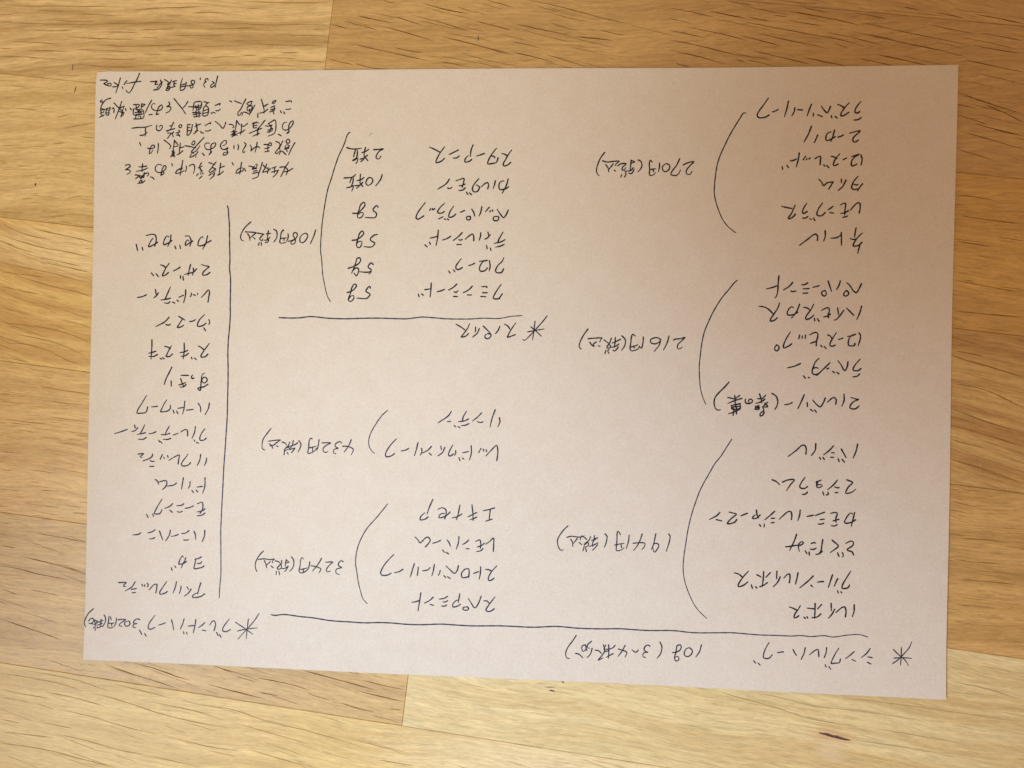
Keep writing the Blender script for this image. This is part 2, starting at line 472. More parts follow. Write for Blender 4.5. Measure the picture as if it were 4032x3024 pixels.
ZINK = [0.0]
def stroke_mesh(vs, fs, pts, w):
    line = smooth_line(pts)
    n = len(line)
    ZINK[0] = (ZINK[0] + 0.0017) % 0.02
    z0 = 0.028 + ZINK[0]
    ph = rng.uniform(0, 6.28)
    base = len(vs)
    L = 0.0
    total = sum(np.linalg.norm(line[i + 1] - line[i]) for i in range(n - 1))
    prev_n = None
    for i in range(n):
        a = line[max(0, i - 1)]; b = line[min(n - 1, i + 1)]
        d = b - a
        l = np.linalg.norm(d)
        d = d / l if l > 1e-9 else np.array([1.0, 0.0])
        nn = np.array([-d[1], d[0]])
        if i:
            L += np.linalg.norm(line[i] - line[i - 1])
        hw = w * 0.5 * (1.0 + 0.10 * math.sin(L * 1.9 + ph) + 0.07 * math.sin(L * 5.1 + 2 * ph))
        if total > 2.0:                                  # pen pressed at the start, lifted at the end
            hw *= 1.10 - 0.34 * (L / total) ** 3
        for q in (-1, 1):
            p = line[i] + nn * hw * q
            vs.append((p[0] * MM, p[1] * MM, (paper_z(p[0], p[1]) + z0) * MM))
    for i in range(n - 1):
        a = base + 2 * i
        fs.append((a, a + 2, a + 3, a + 1))
    for idx, sgn in ((0, -1), (n - 1, 1)):               # round ends
        c = line[idx]
        d = (line[1] - line[0]) if idx == 0 else (line[-1] - line[-2])
        d = d / max(1e-9, np.linalg.norm(d)) * sgn
        nn = np.array([-d[1], d[0]])
        e0 = base + 2 * idx
        hw = np.linalg.norm(np.array(vs[e0][:2]) - np.array(vs[e0 + 1][:2])) / MM / 2
        k0 = len(vs)
        for an in (-50, 0, 50):
            r = math.radians(an)
            p = c + d * hw * math.cos(r) + nn * hw * math.sin(r)
            vs.append((p[0] * MM, p[1] * MM, (paper_z(p[0], p[1]) + z0) * MM))
        fs.append((e0, e0 + 1, k0 + 2, k0 + 1, k0) if sgn < 0 else (e0, k0, k0 + 1, k0 + 2, e0 + 1))

# pen strokes in tenths of a millimetre on the sheet, origin at its centre
INK = """
list_entry:1179 879 1168 872 1155 871/1174 900 1169 895 1162 895 1158 898 1160 909 1167 921 1177 933/1138 897 1130 891 1118 885 1112 886 1112 891 1118 903 1128 917 1139 929/1124 911 1112 919 1100 924/1081 886 1083 878/1094 883 1100 878/1078 917 1071 900 1067 895 1061 900 1047 918/1036 889 1051 883/1022 894 1022 884/1015 924 1008 905 1002 885/986 905 970 906/961 913 959 900 952 886/939 935 935 911 927 883/906 907 897 902 888 899/876 889 866 882 852 879 842 880 837 888 841 899 855 919 873 946
list_entry:1171 804 1165 799 1156 798 1153 806 1157 815 1170 827 1177 835 1164 833 1142 827/1123 822 1115 817 1105 814/1096 816 1087 810 1073 803 1066 804 1065 812 1068 824 1077 831 1082 831/1093 838 1089 821 1082 800/1038 821 1027 795/1017 851 1007 823 993 797
list_entry:1181 754 1185 741 1184 730 1182 721/1168 724 1160 719 1152 718 1150 724 1153 738 1164 750 1172 753/1175 757 1163 753 1151 749/1134 744 1123 738/1107 724 1096 718 1092 720 1093 730 1101 745 1112 758/1103 742 1092 748 1083 750/1060 721 1064 717/1070 719 1078 711/1048 721 1049 738 1049 750 1041 748 1030 741/1015 744 1011 741/1005 742 1002 738/1000 750 992 738/979 761 976 739 970 714/970 741 961 736 949 734/939 719 944 712/923 716 925 706
list_entry:1188 658 1172 634/1171 641 1162 638 1153 644 1154 654 1160 667 1173 683/1157 657 1168 654 1173 655/1134 670 1123 648 1109 635/1119 673 1119 662/1092 664 1086 653 1078 639/1092 663 1083 663 1071 660 1061 651 1055 662 1045 673
list_entry:1179 560 1182 577 1180 593 1173 594 1163 585 1150 569/1142 550 1127 545/1144 568 1135 562 1119 558/1132 555 1133 574 1134 592 1127 592 1117 586/1096 559 1084 561/1093 582 1085 575 1077 570/1068 561 1058 551 1046 550 1041 555 1044 569 1059 594/1030 542 1035 534/1018 540 1023 537/1012 548 1004 542 995 542/1009 564 999 558 994 559 996 573 1007 592/970 555 962 545 948 539 948 543 957 557 969 586/958 574 941 577 924 581
bracket:799 895 792 896 782 881 767 856 746 818 729 781 717 753 708 722 703 687 700 650 700 622 706 593 716 565 730 534 751 508 762 500 771 492 775 492
list_entry:1183 450 1177 425/1190 462 1180 452 1162 449 1162 454 1169 468 1181 484 1191 493/1170 510 1167 493 1166 478/1171 472 1160 471 1151 475/1122 494 1123 473 1123 451/1120 485 1108 477 1088 475/1069 500 1070 483 1065 465/1044 467 1045 480 1040 488 1031 486 1014 472 986 450
list_entry:1191 323 1183 305 1175 293 1165 299 1154 316 1143 326/1142 300 1149 294 1149 286 1140 281 1134 284 1135 292 1142 299/1122 332 1118 317 1110 302/1082 332 1087 316 1094 296/1072 299 1062 294 1063 285 1071 280 1077 287 1075 296 1070 299/1053 315 1043 312 1032 309/1016 290 1000 289/1020 305 1010 304 1001 304/1016 325 1008 319 995 317/977 296 966 294 960 296/966 325 955 312 936 299/920 347 918 323 917 296 913 278 909 273/914 313 899 307 879 302
list_entry:1193 248 1187 225 1178 203/1168 217 1157 228 1144 241/1135 233 1121 213 1111 202 1104 200/1115 241 1118 219/1092 220 1084 214 1070 210/1086 208 1084 216 1088 230 1085 241 1077 240 1062 232/1039 206 1041 197/1049 204 1055 195/1036 215 1027 206 1013 201 1010 205 1016 218 1028 235 1036 252/1023 233 1016 239 1003 242/984 225 971 217 953 215 949 221 954 234 964 243 970 240/990 252 981 228 974 217 964 205/917 205 907 196 894 194 895 200 908 221 919 240 924 256/902 219 888 233 873 241 856 243
list_entry:1186 158 1191 151 1190 136 1184 115/1173 123 1174 118 1162 114 1153 117 1152 129 1157 144 1166 152/1175 154 1162 148 1149 146/1134 140 1128 138 1120 135/1109 116 1099 112 1092 115 1094 126 1103 143 1112 158/1097 139 1093 146 1084 150/1062 115 1066 110/1073 111 1080 104/1047 113 1048 130 1052 147 1049 157 1040 157 1024 149/1048 127 1039 125 1027 120/1011 148 1010 137/1001 145 1000 137/992 148 989 135/966 118 954 109 940 104 939 110 946 131 961 158/916 114 924 109 924 100 917 93 911 97 912 108 918 113
bracket:782 330 771 320 756 300 735 274 717 246 702 218 688 186 677 158 670 127 666 99 664 77 661 35 663 -8 667 -40 676 -71 685 -91
list_entry:1191 21 1182 13 1169 11/1195 39 1185 32 1173 32 1169 36 1175 50 1191 70/1152 62 1150 45 1143 31 1138 35 1130 50 1119 64/1102 28 1109 24/1117 25 1123 20/1090 39 1084 36/1093 57 1082 45 1068 31 1051 13/1059 21 1047 16 1038 18 1035 27 1039 42 1045 58 1057 71/1037 36 1048 40 1055 37/1007 11 1014 3/1023 7 1027 4/996 52 977 43 954 37
list_entry:1191 -86 1181 -95 1166 -96 1161 -91 1167 -78 1178 -69 1190 -65 1180 -63 1164 -58/1141 -48 1142 -67 1135 -88/1115 -81 1116 -67 1111 -60 1104 -61 1087 -76/1080 -62 1073 -80 1064 -92 1055 -87 1039 -70/1032 -101 1041 -107/1046 -103 1052 -110/1021 -79 1022 -92/1011 -52 1000 -79 991 -99/972 -79 961 -85 947 -87/904 -50 917 -58 924 -75 922 -90 915 -104/883 -57 873 -68 856 -69/863 -53 868 -66 871 -83/882 -70 867 -80 851 -85/891 -80 878 -92/881 -83 891 -95 873 -96/862 -91 849 -105/850 -94 863 -104/858 -93 864 -99 857 -106 850 -101 853 -95/875 -99 879 -107 875 -111/880 -114 875 -124 867 -127 866 -121 872 -113 878 -113/817 -72 816 -79 820 -85 830 -86 839 -81 840 -74 833 -71 827 -75 830 -83/758 -67 781 -72/798 -59 784 -70/781 -60 783 -87/805 -69 784 -76 759 -87/800 -87 769 -94/798 -88 800 -102 773 -106 771 -95/776 -98 797 -96/785 -92 791 -112/773 -100 785 -109/800 -105 782 -115 762 -122/779 -109 777 -127/788 -112 788 -122/761 -15 747 -32 726 -54 715 -70 713 -86 716 -101 724 -110 735 -109
list_entry:1189 -214 1184 -238 1175 -261/1136 -232 1152 -260/1126 -264 1130 -274/1139 -266 1147 -275/1113 -245 1104 -245/1112 -260 1102 -260/1110 -222 1097 -237 1078 -253/1065 -261 1069 -268/1076 -261 1081 -268/1052 -215 1050 -239 1038 -256/1020 -252 1021 -233 1015 -222 1006 -223 988 -240 962 -261
bracket:774 -208 757 -236 739 -266 718 -294 706 -317 694 -339 684 -358 671 -386 659 -421 645 -468 635 -515 628 -566 622 -616 621 -653 625 -684 632 -709 640 -730 656 -764 675 -791 703 -817
list_entry:1155 -334 1175 -343 1162 -357 1153 -379 1171 -376 1185 -365/1131 -361 1124 -362 1117 -359/1128 -378 1119 -378/1125 -336 1114 -351 1094 -369/1095 -377 1096 -385 1090 -387/1078 -377 1082 -388/1071 -338 1062 -342 1056 -344 1061 -353 1073 -352/1061 -342 1058 -353 1059 -362 1069 -362 1076 -356/1028 -379 1021 -386 1010 -387/1028 -360 1021 -366 1007 -367 1002 -361 1008 -346 1019 -330/945 -348 963 -340 984 -339 972 -355 959 -376/911 -341 925 -347 936 -357
list_entry:1187 -467 1170 -477 1153 -479 1151 -475 1158 -459 1168 -446 1174 -445 1177 -449/1183 -443 1179 -463 1173 -489/1127 -485 1118 -490 1108 -489/1133 -467 1123 -470 1114 -473/1123 -477 1123 -462 1127 -449 1124 -445 1117 -445 1105 -448/1083 -482 1075 -485 1066 -485/1085 -468 1072 -470/1085 -445 1070 -451 1055 -457/1049 -456 1027 -461/1005 -440 1004 -456 998 -476/977 -473 978 -457 974 -446 965 -447 950 -460 937 -473/922 -470 911 -471/920 -485 911 -486/921 -447 910 -458 890 -476/872 -493 876 -499/888 -491 887 -501/861 -444 863 -461 868 -472/873 -461 862 -472 848 -473 849 -469 857 -461/832 -456 809 -466/796 -479 789 -488 766 -494 767 -489 780 -474 795 -460 782 -457 770 -454/746 -485 728 -481/740 -456 730 -467 706 -481
list_entry:1182 -585 1178 -575 1163 -570 1161 -567 1177 -555 1181 -548 1179 -540 1171 -539 1156 -547/1130 -579 1135 -591/1145 -578 1149 -586 1147 -592/1112 -538 1132 -557 1122 -567 1107 -579/1081 -537 1078 -559 1076 -574 1067 -587/1080 -576 1070 -585 1059 -587/1060 -566 1050 -571 1041 -570/1057 -549 1051 -548 1044 -551/1024 -576 1030 -585/1037 -580 1038 -590/995 -522 988 -544 973 -577/960 -565 976 -563 994 -559 1009 -558 1018 -549 1013 -546 1003 -554 1002 -565 1005 -579
list_entry:1171 -685 1165 -695 1147 -697 1148 -686 1161 -661 1174 -639/1132 -706 1135 -714/1143 -709 1146 -713/1132 -666 1121 -692/1115 -653 1102 -696/1086 -677 1066 -680/1051 -696 1045 -691/1052 -660 1035 -678 1009 -701/1002 -651 999 -670 994 -690/974 -686 976 -671 974 -656 967 -658 956 -670/944 -666 936 -685 922 -701/933 -648 932 -674/889 -651 888 -677 885 -702/911 -654 896 -671/867 -663 881 -670/902 -688 890 -697 876 -703/849 -697 853 -709/863 -703 868 -708/837 -688 823 -700 806 -705 806 -698 820 -674 839 -651/820 -674 807 -663 792 -659
list_entry:1187 -750 1187 -771 1182 -790/1159 -792 1161 -775 1157 -760 1150 -760 1128 -779/1124 -768 1115 -786 1104 -799/1112 -749 1113 -774/1060 -752 1060 -776 1059 -802/1081 -754 1069 -769/1058 -770 1046 -769 1034 -768/1079 -786 1068 -796 1050 -800/1024 -799 1029 -803/1034 -797 1037 -802/1007 -795 998 -802 992 -802 994 -791 1004 -775 1012 -761/999 -776 989 -771 976 -767
price_note:570 -535 575 -542 573 -559 569 -575 563 -594/527 -535 523 -556 519 -575 513 -589/519 -571 527 -568 536 -571 538 -578 533 -587 524 -599 519 -591 518 -583/481 -538 474 -560 463 -582 453 -595/451 -571 463 -569 486 -568 491 -571 489 -581 481 -591/437 -544 435 -564 431 -580 428 -590/407 -543 403 -535 398 -532 396 -541 396 -560 395 -579 395 -598 405 -597 417 -591 420 -587/389 -579 405 -575 420 -572/410 -575 412 -587/355 -542 362 -550 361 -564 358 -578 353 -588/330 -556 318 -563 309 -566/319 -549 318 -563 313 -577 314 -587/331 -574 313 -583 301 -587/330 -580 322 -591 313 -600/322 -558 323 -563/306 -553 302 -564 290 -578 284 -584 292 -573 299 -575 299 -583 290 -589 284 -588/284 -591 281 -603/290 -592 293 -605/294 -564 286 -557 275 -551/226 -558 240 -554 261 -556 280 -554 284 -551/273 -555 271 -565/267 -574 276 -581/238 -564 245 -575 246 -589/261 -561 246 -580/228 -519 214 -533 200 -553 194 -567 194 -581 199 -596 208 -604 214 -601
price_note:572 124 581 128 595 129 611 134 599 121 588 109 586 100 591 94 602 100/558 138 551 113 540 90/531 124 520 131 506 130 495 123 497 114 509 110 523 115 529 122 525 106 516 94 509 85/471 133 470 112 465 94 458 102/443 136 435 142 431 133 429 111 427 92 432 85 444 87 455 93 458 102/430 98 444 102 453 106/439 102 441 95/398 136 409 125 411 113 407 99 398 86/394 124 383 118 366 110/376 130 376 113 373 96/389 108 379 100 360 95/387 97 379 87 373 83 369 88/363 127 357 110 348 96 353 92 361 101 354 105 348 100/338 121 352 111/346 87 342 74/356 88 351 83 356 76/284 124 305 126 332 127 326 121 324 113/319 100 325 99/290 112 297 102 303 97/313 114 301 104 306 99/283 157 270 139 259 118 254 101 257 91 262 88
price_note:594 720 605 726 629 731 617 718 606 704 604 695 608 688 618 689 624 698/582 742 571 718 557 699 553 687 560 685 571 684 580 692 585 703/538 725 547 720 549 711 543 701 532 697 525 704 525 716 538 725/514 727 514 713 511 697/489 730 483 737 480 727 481 704 481 687 484 684 497 688 500 694/481 704 502 707/493 706 494 698/442 737 449 734 455 723 452 708 441 696/430 730 419 727/418 737 417 720 415 701/426 711 417 701 396 699/429 705 420 691 409 692/421 735 430 731/373 717 384 724 402 724 390 713 388 702 396 704 400 711/400 696 401 687 397 679/387 687 384 678/321 734 337 730 356 732 378 733 368 725 364 717/362 702 365 699/332 721 340 710 343 696/358 724 344 706/328 763 314 744 305 722 301 706 303 691 310 683
heading:687 -907 681 -930 669 -949/647 -918 657 -927 655 -938 644 -948 633 -946 630 -936 636 -923 647 -918/591 -937 604 -935 616 -927 620 -917 616 -910 606 -913 604 -924 601 -940 598 -953 601 -964 610 -963 613 -954 607 -949 599 -954/548 -903 555 -920 551 -942 539 -959/515 -919 508 -915 498 -921 495 -932 503 -938 509 -940 499 -940 491 -947 493 -956 501 -957/476 -933 469 -941 463 -940 454 -933/431 -919 421 -939 407 -958/408 -933 421 -936 437 -943 431 -959/397 -921 387 -931 365 -936/375 -920 376 -944 375 -966/392 -949 378 -956 368 -963/357 -921 362 -941 350 -961 340 -974 357 -965/365 -921 359 -935/377 -939 362 -944/329 -940 342 -942 351 -951/317 -910 302 -925 305 -934 310 -934/283 -935 286 -927 296 -924 298 -938 288 -946 284 -938/296 -924 302 -944/319 -934 314 -953 303 -966/263 -954 274 -956 288 -968/264 -893 252 -912 235 -937 229 -957 234 -971 242 -972
asterisk:1313 -941 1334 -924 1348 -908 1366 -885 1374 -865/1315 -893 1334 -911 1355 -928 1364 -944/1341 -885 1341 -916 1339 -944/1318 -922 1346 -919 1374 -920
heading:1248 -924 1234 -922/1244 -945 1233 -940/1241 -894 1229 -911 1213 -925/1194 -938 1183 -933/1190 -906 1179 -917 1162 -931/1145 -933 1142 -945 1125 -948 1115 -950 1118 -939 1128 -917 1140 -897/1114 -969 1108 -960/1096 -954 1099 -962/1100 -897 1098 -915 1092 -932/1075 -929 1074 -916 1072 -905 1063 -908 1044 -924/1030 -901 1027 -918 1017 -941/990 -908 1002 -929/959 -918 938 -922/922 -930 911 -942 896 -942 893 -938 898 -914 911 -889/861 -952 868 -960/876 -959 883 -966
ruled_line:-805 -864 -792 -866 -767 -862 -744 -862 -705 -866 -655 -869 -594 -876 -520 -878 -471 -879 -422 -876 -371 -876 -335 -878 -279 -878 -200 -873 -160 -874 -96 -875 2 -871 116 -871 197 -865 270 -868 348 -867 410 -864 503 -866 596 -863 658 -867 780 -862 803 -862 879 -865 940 -864 985 -864 1015 -861 1046 -863 1091 -858 1121 -861 1166 -853 1204 -849 1219 -852 1232 -856
list_entry:6 728 -5 719 -17 716 -20 722 -12 738 -1 758 9 771/-7 750 -15 756 -26 759/-38 744 -42 731 -48 725/-48 726 -65 723 -74 723 -73 731 -65 748 -54 765 -44 777/-60 750 -53 749 -49 744/-86 759 -99 754 -113 750/-130 738 -139 731 -152 729 -154 733 -149 745 -142 751/-126 788 -132 772 -135 748/-173 750 -183 743 -194 743/-177 771 -188 765 -209 755/-225 742 -236 732 -254 727 -254 733 -243 757 -225 782/-241 763 -258 772 -278 781
list_entry:1 644 -10 637 -29 634 -33 641 -32 655 -25 663 -17 664 -16 662/-2 671 -7 650 -21 622/-46 664 -49 650 -53 638/-72 637 -69 650 -73 658 -80 656 -95 643/-100 641 -107 628 -119 626 -125 633 -124 643 -116 657 -103 672/-111 650 -100 643/-146 625 -141 617/-135 622 -128 616/-150 640 -159 632 -173 630/-151 653 -162 648 -172 647/-161 642 -157 657 -155 672 -169 669 -183 664/-197 641 -204 637 -212 639/-206 670 -217 654 -246 635
list_entry:1 564 -6 548 -15 537 -23 545 -38 566/-32 540 -32 531 -40 526 -50 529 -50 538 -43 541 -32 540/-53 564 -53 559/-59 562 -63 557/-65 573 -78 557/-91 575 -95 554 -100 542/-126 566 -119 555 -115 541/-131 541 -130 532 -138 528 -144 532 -141 540 -131 541/-151 561 -165 555/-181 549 -191 540 -203 537 -206 540 -201 558 -189 576/-221 532 -216 529/-211 532 -206 528/-222 557 -230 552 -243 552 -245 557 -235 573 -222 585/-226 539 -240 532/-255 568 -259 563/-262 568 -264 563/-269 568 -273 561/-293 542 -302 536 -313 530 -320 534 -318 546 -305 567 -289 588
list_entry:-11 445 -21 440 -40 435/-9 461 -21 454 -46 448/-33 449 -31 459 -16 487/-72 441 -70 429/-59 432 -56 423/-60 478 -69 467 -79 462/-68 487 -65 474/-93 485 -94 471 -98 458/-117 457 -117 471 -121 480 -132 474 -147 461/-157 461 -163 458 -169 460/-160 443 -175 443/-158 484 -170 471 -188 457/-198 471 -211 463 -226 458/-241 492 -243 468 -248 439/-246 471 -257 467 -269 465/-272 451 -268 443/-287 441 -279 434
list_entry:-11 361 -18 348 -36 348 -39 354 -31 372 -17 386 -11 399/-61 388 -58 369 -61 352/-67 363 -77 353 -92 352 -95 361 -90 376 -80 387/-69 389 -82 387 -96 385/-112 379 -123 373 -133 371/-154 364 -163 358 -175 357 -177 368 -168 382 -159 394/-185 355 -180 348/-202 351 -197 344
list_entry:-14 274 -22 262 -27 256/-22 258 -34 256 -45 258 -41 271 -28 293 -19 306/-71 263 -88 264/-66 277 -82 277/-68 295 -68 298 -86 298/-121 269 -135 269/-119 299 -130 287 -150 276/-169 263 -183 263/-168 283 -174 277 -181 279/-173 306 -184 295 -201 285/-215 287 -227 282 -242 278/-262 309 -263 285 -265 260/-267 288 -284 285/-295 270 -289 266/-307 270 -304 261
ruled_line:-801 181 -774 180 -728 181 -688 186 -622 181 -564 180 -493 183 -444 184 -379 183 -347 183 -323 186 -292 190 -250 188 -202 185 -118 186 -82 189 -22 189 14 196 56 200
amount:-455 571 -459 577 -468 571 -473 560 -462 552 -460 546 -464 536 -500 535/-546 550 -529 550 -512 564 -502 578 -504 587 -508 588 -518 578 -522 564 -527 544 -527 536 -520 533 -510 540 -507 550 -514 553 -524 547
amount:-456 476 -466 474 -481 459 -475 452 -464 446 -474 433 -503 433/-545 455 -530 457 -513 468 -504 481 -510 488 -519 479 -524 462 -529 440 -526 431 -518 430 -511 440 -511 451 -521 451 -527 445
amount:-468 370 -475 377 -485 367 -486 361 -475 353 -476 344 -483 337/-477 347 -485 344 -516 345/-557 357 -536 364 -519 375 -513 386 -517 394 -526 392 -530 378 -536 361 -544 340/-542 348 -528 359 -520 355 -521 341 -528 331 -536 341
amount:-476 288 -479 295 -490 284 -492 277 -477 267 -483 257 -490 252 -524 253/-559 272 -543 277 -529 290 -526 299 -534 302 -542 290 -547 270 -554 248 -551 242 -543 242 -534 254 -537 262 -546 259 -551 251
price_note:-676 491 -682 470 -694 442/-711 479 -704 472 -709 457 -722 445 -731 449 -731 464 -721 476 -711 479/-773 450 -760 453 -748 459 -741 472 -744 479 -753 480 -757 472 -751 461 -748 449 -755 440 -764 442 -762 449 -752 455/-775 477 -774 463 -780 449/-791 487 -792 490 -799 480 -802 460 -804 446 -797 443 -783 446/-800 460 -780 462/-789 460 -789 453/-827 492 -817 486 -814 471 -818 457 -826 447/-838 477 -853 475/-846 486 -848 468 -850 454/-840 463 -850 454 -861 453/-844 453 -849 446 -857 445/-862 475 -872 465 -877 457 -867 451 -866 458/-886 478 -865 475/-878 445 -881 435/-871 445 -870 434/-930 482 -908 481 -888 479 -895 475/-899 462 -893 457/-921 475 -915 468 -912 452/-891 478 -912 459/-910 517 -929 499 -942 479 -946 462 -941 452 -935 450
bracket:-559 831 -562 832 -569 823 -576 802 -584 781 -598 751 -612 710 -623 672 -634 638 -641 604 -653 515 -656 467 -657 422 -651 374 -648 337 -641 303 -630 261 -618 239
amount:-475 772 -458 773 -440 775 -452 769 -461 759 -466 746 -462 740 -456 740 -448 750/-493 773 -501 767 -517 761/-504 779 -508 759 -508 746/-496 753 -505 746 -513 735 -521 730/-522 739 -513 741 -502 746/-505 746 -495 734/-570 779 -556 775 -540 774 -518 777/-538 773 -542 762 -546 746/-532 769 -533 752 -536 743 -550 734 -541 736 -531 743 -531 733 -537 723
amount:-443 686 -448 669 -465 646/-497 651 -501 655 -498 664 -491 674 -482 674 -476 667 -478 657 -484 651 -493 647 -498 650/-507 675 -515 669 -533 663/-520 686 -521 670 -521 654/-511 658 -521 648 -533 637/-539 646 -521 648/-520 654 -511 644/-578 673 -562 674 -549 676 -541 681 -537 686/-551 675 -558 656/-545 673 -547 656 -552 646/-567 639 -554 642 -545 647 -545 640 -550 627
stray_mark:-479 829 -487 827 -490 819
asterisk:142 200 128 181 109 159 86 133 66 115 60 117/87 162 105 147 124 130/101 181 98 149 94 118/76 144 105 150 133 155
heading:34 134 7 125 8 129 19 151 35 175/14 153 9 162 -5 170/-20 162 -26 147 -35 136/-78 162 -67 152 -52 137/-61 136 -51 134 -51 126 -61 118 -71 123 -69 132 -61 136/-91 153 -98 137 -114 123/-104 158 -105 141/-129 135 -138 126 -154 123 -148 131 -134 150 -125 169/-142 148 -156 158 -173 167
list_entry:-15 -153 -13 -168 -20 -185/-30 -126 -40 -155 -47 -186/-72 -169 -82 -172 -92 -168/-77 -138 -91 -153 -108 -167/-120 -176 -132 -182 -147 -184/-122 -160 -138 -168 -157 -170/-143 -167 -141 -154 -130 -134/-172 -184 -166 -189/-159 -187 -152 -191/-184 -170 -196 -171/-183 -136 -192 -150 -228 -176
bracket:-407 -137 -426 -155 -448 -187 -463 -215 -471 -241 -470 -260 -462 -277 -450 -288
list_entry:-21 -301 -18 -271 -23 -249 -38 -263 -59 -286/-59 -264 -57 -271/-69 -263 -67 -270/-77 -261 -84 -275/-111 -252 -110 -279 -116 -302/-120 -273 -140 -278/-153 -295 -149 -305/-141 -296 -135 -300/-165 -271 -164 -279 -168 -287/-172 -282 -180 -289 -189 -289 -188 -278 -175 -251/-203 -261 -211 -279 -227 -291/-217 -257 -215 -268/-249 -289 -258 -281/-250 -259 -262 -272 -280 -282/-284 -266 -283 -278 -288 -290/-297 -246 -303 -273 -309 -292/-330 -268 -341 -274 -356 -277/-379 -287 -392 -296 -409 -298 -411 -290 -404 -273 -390 -253 -373 -235
list_entry:-26 -465 -48 -472 -65 -476/-40 -470 -43 -504/-33 -504 -56 -512/-87 -499 -110 -509/-87 -483 -117 -499/-104 -457 -100 -489 -99 -511/-138 -489 -154 -499 -172 -504/-146 -459 -151 -488 -157 -510/-180 -484 -193 -497 -218 -505 -216 -495 -202 -489 -199 -490/-198 -508 -193 -489 -196 -475 -208 -470 -222 -476/-256 -503 -266 -511 -284 -514 -282 -503 -268 -489/-241 -442 -253 -471 -260 -493
list_entry:-27 -616 -26 -589 -27 -569 -40 -581 -54 -591/-63 -607 -70 -614 -85 -618/-59 -588 -68 -596 -83 -602/-72 -605 -71 -591 -74 -577 -89 -583/-111 -609 -122 -609/-113 -578 -121 -587 -134 -595/-147 -568 -149 -591 -156 -612/-188 -581 -180 -592 -176 -603/-203 -616 -197 -624/-191 -624 -182 -629/-211 -583 -222 -589 -238 -594/-264 -608 -252 -594 -247 -583 -254 -574 -262 -575 -283 -594 -290 -584 -301 -574
list_entry:-22 -707 -32 -715 -42 -715 -42 -707 -33 -687 -14 -665/-31 -684 -41 -679 -53 -679/-70 -670 -70 -691 -74 -713/-77 -687 -94 -694/-111 -708 -109 -690 -112 -678 -128 -681/-110 -705 -130 -710 -135 -706 -135 -693 -122 -679/-147 -668 -151 -686 -160 -696 -170 -689 -190 -671/-197 -705 -190 -711/-184 -708 -175 -714/-210 -687 -212 -696 -216 -704/-231 -667 -234 -689 -239 -707/-246 -679 -254 -687 -272 -691/-287 -679 -288 -693 -290 -708/-301 -667 -308 -691 -314 -713/-341 -688 -353 -696 -370 -701/-382 -703 -395 -710 -414 -711 -419 -704 -410 -681 -393 -658 -374 -638
list_entry:-20 -813 -30 -821 -45 -823 -48 -818 -39 -801 -18 -772/-39 -794 -45 -787 -56 -787/-66 -772 -75 -797 -87 -813 -97 -801 -110 -781/-114 -810 -108 -815 -115 -822 -128 -819 -127 -813 -114 -810/-137 -802 -148 -809 -163 -812 -164 -803 -151 -789 -145 -788/-140 -765 -143 -783 -145 -797/-185 -806 -194 -811 -202 -810/-182 -791 -190 -796 -198 -796/-183 -776 -193 -783 -211 -787/-231 -809 -243 -806/-233 -781 -244 -792 -263 -803/-276 -767 -280 -797 -285 -830/-283 -795 -294 -799 -307 -801
bracket:-400 -463 -419 -488 -444 -519 -469 -548 -486 -577 -500 -611 -507 -645 -508 -676 -503 -704 -497 -738 -488 -771 -479 -796 -464 -812
price_note:-533 -242 -542 -264 -557 -286/-563 -266 -545 -266 -531 -271 -525 -277 -532 -295/-568 -255 -570 -251 -577 -251 -589 -259 -590 -267 -579 -274 -586 -275 -596 -281 -594 -291 -587 -293/-637 -256 -606 -256 -621 -264 -632 -274 -633 -282 -625 -290 -616 -286/-648 -245 -650 -265 -655 -283/-672 -243 -679 -241 -683 -251 -684 -270 -686 -294 -675 -292 -665 -287 -655 -274/-684 -275 -670 -272 -657 -268/-670 -275 -670 -286/-720 -250 -713 -259 -713 -271 -717 -281 -723 -291/-723 -257 -732 -264 -757 -272/-740 -251 -743 -267 -754 -282/-734 -277 -746 -281 -756 -283/-734 -280 -739 -286 -745 -293/-752 -256 -759 -272/-780 -257 -769 -260 -763 -268/-766 -277 -756 -275 -749 -282/-757 -270 -769 -280 -771 -287 -759 -282/-771 -287 -772 -302/-761 -293 -757 -299/-828 -255 -809 -252 -785 -250 -794 -255 -798 -261/-800 -271 -794 -273/-826 -264 -819 -269 -813 -280/-799 -258 -811 -269 -825 -272/-821 -210 -837 -231 -849 -250 -852 -268 -850 -282 -841 -287
price_note:-552 -669 -560 -666 -568 -674 -569 -683 -556 -690 -565 -692 -576 -697 -578 -706 -572 -713 -565 -714/-614 -673 -589 -672 -598 -680 -608 -692 -612 -702 -607 -707 -597 -703/-629 -659 -642 -682 -661 -706/-666 -687 -649 -690 -634 -695 -631 -698 -637 -710/-671 -673 -674 -692 -679 -702 -696 -713 -704 -713 -709 -708 -706 -691 -704 -669 -700 -660 -694 -665/-704 -702 -688 -698 -680 -695/-695 -699 -693 -708/-738 -658 -730 -668 -728 -682 -733 -699 -743 -710/-746 -678 -758 -682/-755 -669 -758 -681 -758 -693/-756 -670 -746 -677/-748 -692 -760 -700 -775 -701/-749 -694 -755 -705 -761 -711/-772 -672 -773 -684 -781 -692 -787 -699 -785 -704 -773 -699 -773 -689 -778 -687/-795 -675 -783 -677 -775 -686/-790 -711 -791 -722/-781 -711 -778 -723/-856 -672 -835 -669 -813 -671 -797 -668 -804 -674/-805 -677 -804 -681/-810 -693 -802 -699/-834 -675 -829 -686 -825 -700/-812 -678 -824 -689/-838 -641 -853 -658 -864 -678 -867 -692 -864 -707 -860 -715
